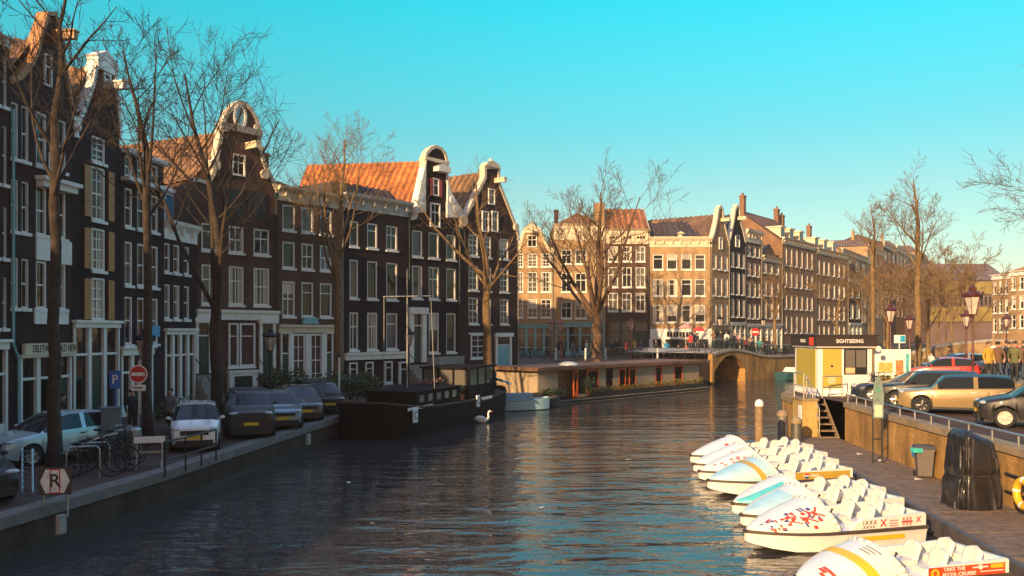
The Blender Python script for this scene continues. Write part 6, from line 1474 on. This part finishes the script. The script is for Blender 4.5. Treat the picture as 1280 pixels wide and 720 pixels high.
for (px, Y, c, lab) in [(1164, 52, 'white', 'person in white beside the red hatchback'), (1150, 66, 'black', 'person in black far along the right bank'), (1186, 70, 'brown', 'person in brown far along the right bank'), (1100, 66, 'navy', 'person in navy behind the kiosk poster panel')]: person(lab, (PX(px, Y), Y, ZR), rnd.uniform(0, 6), 'walk', c)
# ------------------------------------------------------------------ bicycles
bk_m = M('black_frame', (.02, .02, .02), .35, .3); chrome = M('chrome', (.6, .58, .55), .25, .95)
def bike_base():
    t = thing('bicycle', 'x', 'bicycle'); 
    for x in (0, 1.08):
        w = MB(); w.lathe([(.335 + .02 * math.cos(2*math.pi*q/6), .02 * math.sin(2*math.pi*q/6)) for q in range(7)], (x, 0, .345), 20, axis='Y')
        for q in range(10): a = 2*math.pi*q/10; w.tube((x, 0, .345), (x + .33*math.cos(a), 0, .345 + .33*math.sin(a)), .004, n=3, cap=False)
        w.build('wheel', rubber, t)
    f = MB(); r = .018; f.tube((0, 0, .345), (.42, 0, .32), r, n=5); f.tube((.42, 0, .32), (.27, 0, .82), r, n=5); f.tube((0, 0, .345), (.29, 0, .74), r * .8, n=5); f.tube((.42, 0, .32), (.88, 0, .80), r * 1.1, n=5); f.tube((.32, 0, .66), (.87, 0, .86), r, n=5); f.tube((1.08, 0, .345), (.86, 0, .92), r, n=5); f.tube((.86, 0, .92), (.83, 0, 1.05), r, n=5); fr = f.build('frame', bk_m, t)
    h = MB(); h.path([(.62, .27, 1.02), (.76, .25, 1.06), (.84, 0, 1.06), (.76, -.25, 1.06), (.62, -.27, 1.02)], .014, 5); h.build('handlebar', chrome, t)
    s = MB(); s.ball((.22, 0, .93), (.14, .085, .045), 8); s.tube((.27, 0, .8), (.24, 0, .92), .014, n=5); s.build('saddle', rubber, t)
    c = MB(); c.box(-.18, .18, -.06, .06, .74, .755); c.tube((0, .05, .345), (-.05, .05, .74), .008, n=4); c.tube((0, -.05, .345), (-.05, -.05, .74), .008, n=4); c.build('carrier', bk_m, t)
    return t
BK = bike_base(); first = [True]
def bike(label, loc, rz, group, tilt=0):
    if first[0]: first[0] = False; b = BK; b['label'] = label; b['group'] = group; b.location = loc; b.rotation_euler = (tilt, 0, rz)
    else: b = dup(BK, label, loc, rz, group); b.rotation_euler = (tilt, 0, rz)
    return b
for i, (px, Y, rz) in enumerate([(84, 23.2, .5), (95, 23.8, .7), (106, 24.4, .35), (118, 25.2, .6), (128, 26.2, .9), (112, 26.6, .2)]):
    bike(['black bicycle nearest the arrow board', 'black bicycle second from the arrow board', 'bicycle leaning on the metal hoops', 'bicycle beyond the metal hoops', 'bicycle against the blue grey cabinet', 'bicycle behind the metal hoops beside the blue hatchback'][i], (PX(px, Y), Y, .9), rz, 'bicycles on the left quay', rnd.uniform(-.15, .15))
for i in range(26):
    u = .5 + i * .76; p = on_bridge(u, .18 + .2 * (i % 2)); bike('dark bicycle leaning on the railing of the arched bridge', p, BRZ + (0 if i % 3 else math.pi) + rnd.uniform(-.15, .15), 'bicycles on the arched bridge', rnd.uniform(-.12, .2))
for i in range(14):
    px = 650 + i * 6.5 + (70 if i > 6 else 0); Y = 84.5 + rnd.uniform(-2.5, 2); bike('dark bicycle parked along the far quay before the ochre houses', (PX(px, Y), Y, zg(Y)), rnd.uniform(0, 3), 'bicycles on the far quay', rnd.uniform(-.1, .1))
for i, (px, Y) in enumerate([(1092, 39.0), (1098, 38.8), (1105, 39.2), (1112, 39.0), (1118, 39.4)]): bike(['bicycle leftmost before the poster panel', 'bicycle second before the poster panel', 'bicycle in the middle before the poster panel', 'bicycle fourth before the poster panel', 'bicycle rightmost before the poster panel'][i], (PX(px, Y), Y, ZR), rnd.uniform(.6, 2.4), 'bicycles before the poster panel')
for i in range(10): Y = 66 + rnd.uniform(0, 6); px = 1128 + i * 9; bike('bicycle parked far along the right bank behind the trees', (PX(px, Y), Y, ZR), rnd.uniform(0, 3), 'bicycles far along the right bank')
# ------------------------------------------------------------------ lamps, signs and left quay furniture
lampg = M('lantern_glass', (.55, .46, .40), .25); iron_r = M('red_brown_iron', (.10, .028, .025), .45, .2, var=.2); iron_k = M('black_iron', (.014, .013, .014), .45, .2)
def lantern(label, X, Y, z, H, matl, group, sc=1.0):
    t = thing('street_lantern', label, 'street lamp', (X, Y, z), rnd.uniform(0, 1), group); h = H - 1.05 * sc
    m = MB(); m.lathe([(0, 0), (.16, 0), (.16, .35), (.11, .45), (.11, .8), (.07, .9), (.055, 1.6), (.075, 1.65), (.05, 1.72), (.042, h - .15), (.08, h - .1), (.05, h)], n=10); m.build('post', matl, t, smooth=35)
    m = MB()
    for q in range(6): a = 2*math.pi*q/6; m.tube((.12*sc*math.cos(a), .12*sc*math.sin(a), h), (.27*sc*math.cos(a), .27*sc*math.sin(a), h + .62*sc), .017, n=4)
    m.lathe([(0, h - .02), (.13*sc, h - .02), (.14*sc, h + .03), (0, h + .03)], n=6); m.build('lantern_frame', matl, t)
    g_ = MB(); g_.lathe([(.112*sc, h + .03), (.255*sc, h + .60*sc)], n=6); g_.build('lamp_glass', lampg, t)
    m = MB(); m.lathe([(.31*sc, h + .60*sc), (.34*sc, h + .66*sc), (.20*sc, h + .78*sc), (.12*sc, h + .82*sc), (.13*sc, h + .9*sc), (.05*sc, h + .98*sc), (0, h + 1.05*sc)], n=6)
    for q in range(6): a = 2*math.pi*(q+.5)/6; m.ball((.32*sc*math.cos(a), .32*sc*math.sin(a), h + .72*sc), .045*sc, 6)
    m.build('crown_cap', matl, t)
LGR = 'iron lanterns on the right bank'
lantern('large reddish iron lantern rising behind the gold car', PX(1216, 40), 40, 1.9, 5.1, iron_r, LGR, 1.35)
lantern('smaller reddish lantern just left of the large lantern', PX(1208, 50), 50, 1.9, 4.2, iron_r, LGR, .95)
lantern('iron lantern behind the poster panel', PX(1113, 45), 45, 1.9, 4.4, iron_r, LGR, .95)
lantern('iron lantern between the kiosk tree and the tall tree', PX(1137, 52), 52, 1.9, 4.0, iron_r, LGR, .9)
lantern('far lantern near the right edge crowd', PX(1258, 62), 62, 1.9, 4.2, iron_r, LGR, .9)
LGF = 'reddish lanterns on the far quay'
for px, Y, lab in ((701, 86, 'reddish lantern before the teal shopfront'), (688, 84, 'reddish lantern nearest the corner house'), (789, 86, 'reddish lantern between the big tree and the white shopfront')): lantern(lab, PX(px, Y), Y, zg(Y), 3.9, M('pink_iron', (.38, .09, .08), .5), LGF, 1.15)
LGL = 'black lanterns on the left quay'
for px, Y, lab in ((181, 31.5, 'black lantern above the no entry sign'), (338, 41, 'black lantern behind the black off road car'), (511, 54, 'black lantern before the white portico')): lantern(lab, PX(px, Y), Y, zg(Y), ZY(408, Y) - zg(Y), iron_k, LGL, 1.1)
for px, Y, lab in ((900, 90, 'black lantern on the arched bridge'), (954, 99, 'black lantern beyond the arched bridge')): lantern(lab, PX(px, Y), Y, 2.6, 4.0, iron_k, 'black lanterns by the bridge', 1.1)
blue_s = M('traffic_blue', (.02, .12, .42), .4); red_s = M('traffic_red', (.55, .02, .025), .4); white_s = M('sign_white', (.75, .74, .70), .4)
t = thing('no_entry_sign', 'round red no entry sign with small plate below', 'sign', (PX(173, 29.2), 29.2, .9)); m = MB(); m.tube((0, .03, 0), (0, .03, 2.95), .03); m.build('post', metal, t)
m = MB(); m.lathe([(0, -.02), (.31, -.02), (.31, 0), (0, 0)], (0, 0, 2.5), 24, axis='Y'); d = m.build('disc', red_s, t); m = MB(); m.box(-.22, .22, -.028, -.022, 2.44, 2.56); m.build('bar', white_s, d); m = MB(); m.lathe([(.27, -.023), (.31, -.023), (.31, -.021)], (0, 0, 2.5), 24, axis='Y'); m.build('rim', white_s, d)
m = MB(); m.box(-.24, .24, -.02, 0, 1.95, 2.15); p = m.build('plate', white_s, t); m = MB(); m.box(-.15, .15, -.026, -.021, 2.03, 2.07); m.build('arrow', blkp, p)
t = thing('parking_sign', 'blue parking sign on a blue post', 'sign', (PX(144, 29.5), 29.5, .9)); m = MB(); m.tube((0, .03, 0), (0, .03, 2.6), .035); m.build('post', blue_s, t); m = MB(); m.box(-.19, .19, -.02, 0, 2.0, 2.6); p = m.build('panel', blue_s, t); text_mesh('P', .42, white_s, p, (0, -.024, 2.3))
t = thing('arrow_board', 'black and white double arrow board with R in a red frame', 'sign', (PX(69, 19.9), 19.9, .9), R(14)); m = MB(); m.box(-.34, .34, -.02, .0, .22, .84); pl_ = m.build('board', blkp, t); m = MB(); m.prism([(-.31, .53), (-.19, .26), (-.11, .26), (-.11, .80), (-.19, .80)], -.028, -.022); m.prism([(.31, .53), (.19, .80), (.11, .80), (.11, .26), (.19, .26)], -.028, -.022); m.build('arrow', white_s, pl_)
m = MB(); m.box(-.11, .11, -.030, -.022, .25, .81); rf = m.build('red_frame', red_s, pl_); m = MB(); m.box(-.085, .085, -.036, -.031, .28, .78); wp = m.build('white_field', white_s, pl_); text_mesh('R', .42, blkp, wp, (0, -.04, .53)); m = MB()
for x in (-.25, .25): m = MB(); m.tube((x, .03, -.3), (x, .03, .8), .025); m.build('post', metal, t)
cab = M('blue_grey_cabinet', (.10, .16, .20), .5, var=.1); t = thing('utility_cabinet', 'tall blue grey utility cabinet on the left quay', 'cabinet', (PX(139, 27.5), 27.5, .9), R(20)); m = MB(); m.box(-.28, .28, -.2, .2, 0, 1.5); m.box(-.31, .31, -.23, .23, 1.5, 1.56); m.build('body', cab, t); m = MB(); m.box(-.24, .24, -.222, -.203, .1, 1.42); d = m.build('door', cab, t); m = MB(); m.box(.17, .2, -.25, -.223, .7, .85); m.build('handle', metal, d)
t = thing('litter_bin', 'ribbed steel cylinder bin beside the bench', 'bin', (PX(166, 27.6), 27.6, .9)); m = MB(); m.lathe([(0, 0), (.24, 0), (.25, .05), (.25, .85), (.22, .9), (.15, .92), (0, .92)], n=28); m.build('drum', metal, t, smooth=30); m = MB()
for q in range(28): a = 2*math.pi*q/28; m.tube((.252*math.cos(a), .252*math.sin(a), .08), (.252*math.cos(a), .252*math.sin(a), .82), .008, n=3)
m.build('ribs', metal, t)
t = thing('bench', 'pale topped bench with curved metal legs on the left quay', 'bench', (PX(187, 25.6), 25.6, .9), R(20)); m = MB(); m.box(-.42, .42, -.06, .0, .68, .86); m.build('backrest', white, t); m = MB()
for i in range(3): m.box(-.42, .42, -.45 + i * .13, -.34 + i * .13, .42, .45)
m.build('seat', wood, t)
for x in (-.34, .34): m = MB(); m.path([(x, .0, .86), (x, -.02, .45), (x, -.10, .2), (x, -.02, .02), (x, .12, 0)], .02, 6); m.path([(x, -.05, .43), (x, -.45, .43), (x, -.42, .2), (x, -.48, 0)], .02, 6); m.build('leg', metal, t)
railing('black iron railing beside the small white car', [(PX(206, 23.6), 23.6, .9), (PX(232, 24.6), 24.6, .9), (PX(270, 26.6), 26.6, .9)], .95, iron_k, 2, .028, every=.85)
for i, (px, Y) in enumerate([(104, 23.4), (117, 24.2)]):
    t = thing('bike_hoop', ['pale metal bicycle hoop nearer the arrow board', 'pale metal bicycle hoop nearer the cabinet'][i], 'bike rack', (PX(px, Y), Y, .9), R(30), 'bicycle hoops'); m = MB(); m.path([(-.4, 0, 0), (-.4, 0, .75), (-.32, 0, .85), (.32, 0, .85), (.4, 0, .75), (.4, 0, 0)], .025, 6); m.build('hoop', metal, t)
t = thing('ladder', 'grey ladder leaning at the edge of the left quay', 'ladder', (PX(36, 21.8), 21.8, .9), R(-20)); m = MB(); a, b = Vector((.3, -.3, 0)), Vector((-.45, .35, .95))
for s in (-.17, .17): m.tube(a + Vector((s, 0, 0)), b + Vector((s, 0, 0)), .022, n=5)
for i in range(8): p = a.lerp(b, (i + .5) / 8); m.tube(p + Vector((-.17, 0, 0)), p + Vector((.17, 0, 0)), .016, n=5)
m.build('frame', metal, t)
t = thing('white_pole', 'slim white pole at the quay beside the barge bow', 'pole', (PX(424, 45.5), 45.5, .9)); m = MB(); m.tube((0, 0, 0), (0, 0, 2.6), .05, n=8); m.build('shaft', white, t, smooth=40); m = MB(); m.ball((0, 0, 2.68), .10, 8); m.build('head', iron_k, t)
for i, (px, Y, y) in enumerate([(384, 34.3, 549), (74, 18.9, 655)]):
    x = PX(px, Y); t = thing('quay_plate', ['pale plate on the quay wall under the grey blue car', 'pale plate low on the quay wall below the arrow board'][i], 'plate', (x, Y, ZY(y, Y)), R(75)); m = MB(); m.box(-.10, .10, -.10, .0, -.2, .2); m.build('plate', stone, t)
for px, Y, lab in ((695, 81, 'short white bollard before the teal shopfront'), (732, 80, 'short white bollard beside the big tree'), (822, 82, 'short white bollard before the white shopfront'), (757, 81, 'short white bollard right of the big tree')):
    t = thing('bollard', lab, 'bollard', (PX(px, Y), Y, zg(Y)), 0, 'bollards on the far quay'); m = MB(); m.lathe([(0, 0), (.1, 0), (.085, .9), (.1, .95), (.07, 1.05), (0, 1.08)], n=10); m.build('shaft', white, t, smooth=40)
for px, u, c, lab in ((0, 5.2, M('pink_canvas', (.62, .28, .26), .8), 'pink parasol open on the arched bridge'), (0, 8.0, M('red_canvas', (.58, .05, .04), .8), 'red parasol open on the arched bridge')):
    p = on_bridge(u, 5.2); t = thing('parasol', lab, 'parasol', p, 0, 'parasols on the bridge'); m = MB(); m.tube((0, 0, 0), (0, 0, 2.5), .03); m.build('pole', metal, t); m = MB(); m.lathe([(.75, 2.0), (.4, 2.28), (0, 2.48), (.36, 2.24), (.75, 1.98)], n=10); m.build('canopy', c, t)
p = Vector((PX(944, 93), 93, 2.3)); t = thing('no_entry_sign', 'red and white round sign beyond the arched bridge', 'sign', p); m = MB(); m.tube((0, 0, 0), (0, 0, 2.9), .035); m.build('post', metal, t); m = MB(); m.lathe([(0, -.05), (.42, -.05), (.42, -.03), (0, -.03)], (0, 0, 2.5), 18, axis='Y'); d = m.build('disc', red_s, t); m = MB(); m.box(-.3, .3, -.06, -.052, 2.42, 2.58); m.build('bar', white_s, d)
# iron railing of the far quay and a stone bridge on the right bank
railing('black iron railing along the far quay behind the houseboat', [(3, 66.2, zg(66.2)), (13.2, 76.6, zg(76.6)), (17.6, 80.2, 2.25)], .95, iron_k, 2, .025, every=1.6)
t = thing('stone_bridge', 'tan stone bridge parapet on the right bank beyond the cars', 'bridge', (32, 78, ZR)); m = MB(); prof = [(0, .2), (3, .9), (6.5, 1.7), (10.5, 2.1), (13, 2.0), (13, -.3), (0, -.3)]; m.prism(prof, 0, .5); m.build('parapet', M('tan_stone', (.36, .24, .12), .8, var=.2, scale=1.5, stain=.3, bump=.3), t); m = MB(); m.band([(x, z + .06) for x, z in prof[:5]], .22, -.08, .58); m.build('coping', stone, t)

# ------------------------------------------------------------------ thin winter haze over the canal
def haze():
    m = bpy.data.materials.new('haze'); m.use_nodes = True; t = m.node_tree
    for n in list(t.nodes):
        if n.type == 'BSDF_PRINCIPLED': t.nodes.remove(n)
    v = t.nodes.new('ShaderNodeVolumePrincipled'); v.inputs['Color'].default_value = (.95, .90, .86, 1); v.inputs['Density'].default_value = 0.0003; v.inputs['Anisotropy'].default_value = 0.0
    out = [n for n in t.nodes if n.type == 'OUTPUT_MATERIAL'][0]; t.links.new(v.outputs[0], out.inputs['Volume'])
    mb = MB(); mb.box(-420, 520, -120, 460, -3.4, 30); o = mb.build('haze', m); o['kind'] = 'stuff'
    return o
haze()

for i, (x, y, s, lab) in enumerate([(3.2, 21.5, .10, 'brown leaf floating near the red cross boat'), (.8, 24.0, .12, 'pale scrap floating in mid canal'), (-3.5, 22.0, .10, 'leaf floating near the left quay'), (4.4, 33.0, .14, 'bottle shaped scrap floating before the far boats'), (6.8, 46, .16, 'white scrap floating before the bridge'), (-5.2, 28, .13, 'pale scrap floating before the barge')]):
    m = MB(); m.add([(-s, -s * .5, .012), (s, -s * .4, .02), (s * 1.1, s * .5, .012), (-s * .8, s * .5, .03)], [(0, 1, 2, 3)]); o = m.build('litter_scrap', wood if i % 2 == 0 else cream); o.location = (x, y, 0); o.rotation_euler = (0, 0, i); tag(o, lab, 'scrap')  # floating litter: leaves and odd scraps
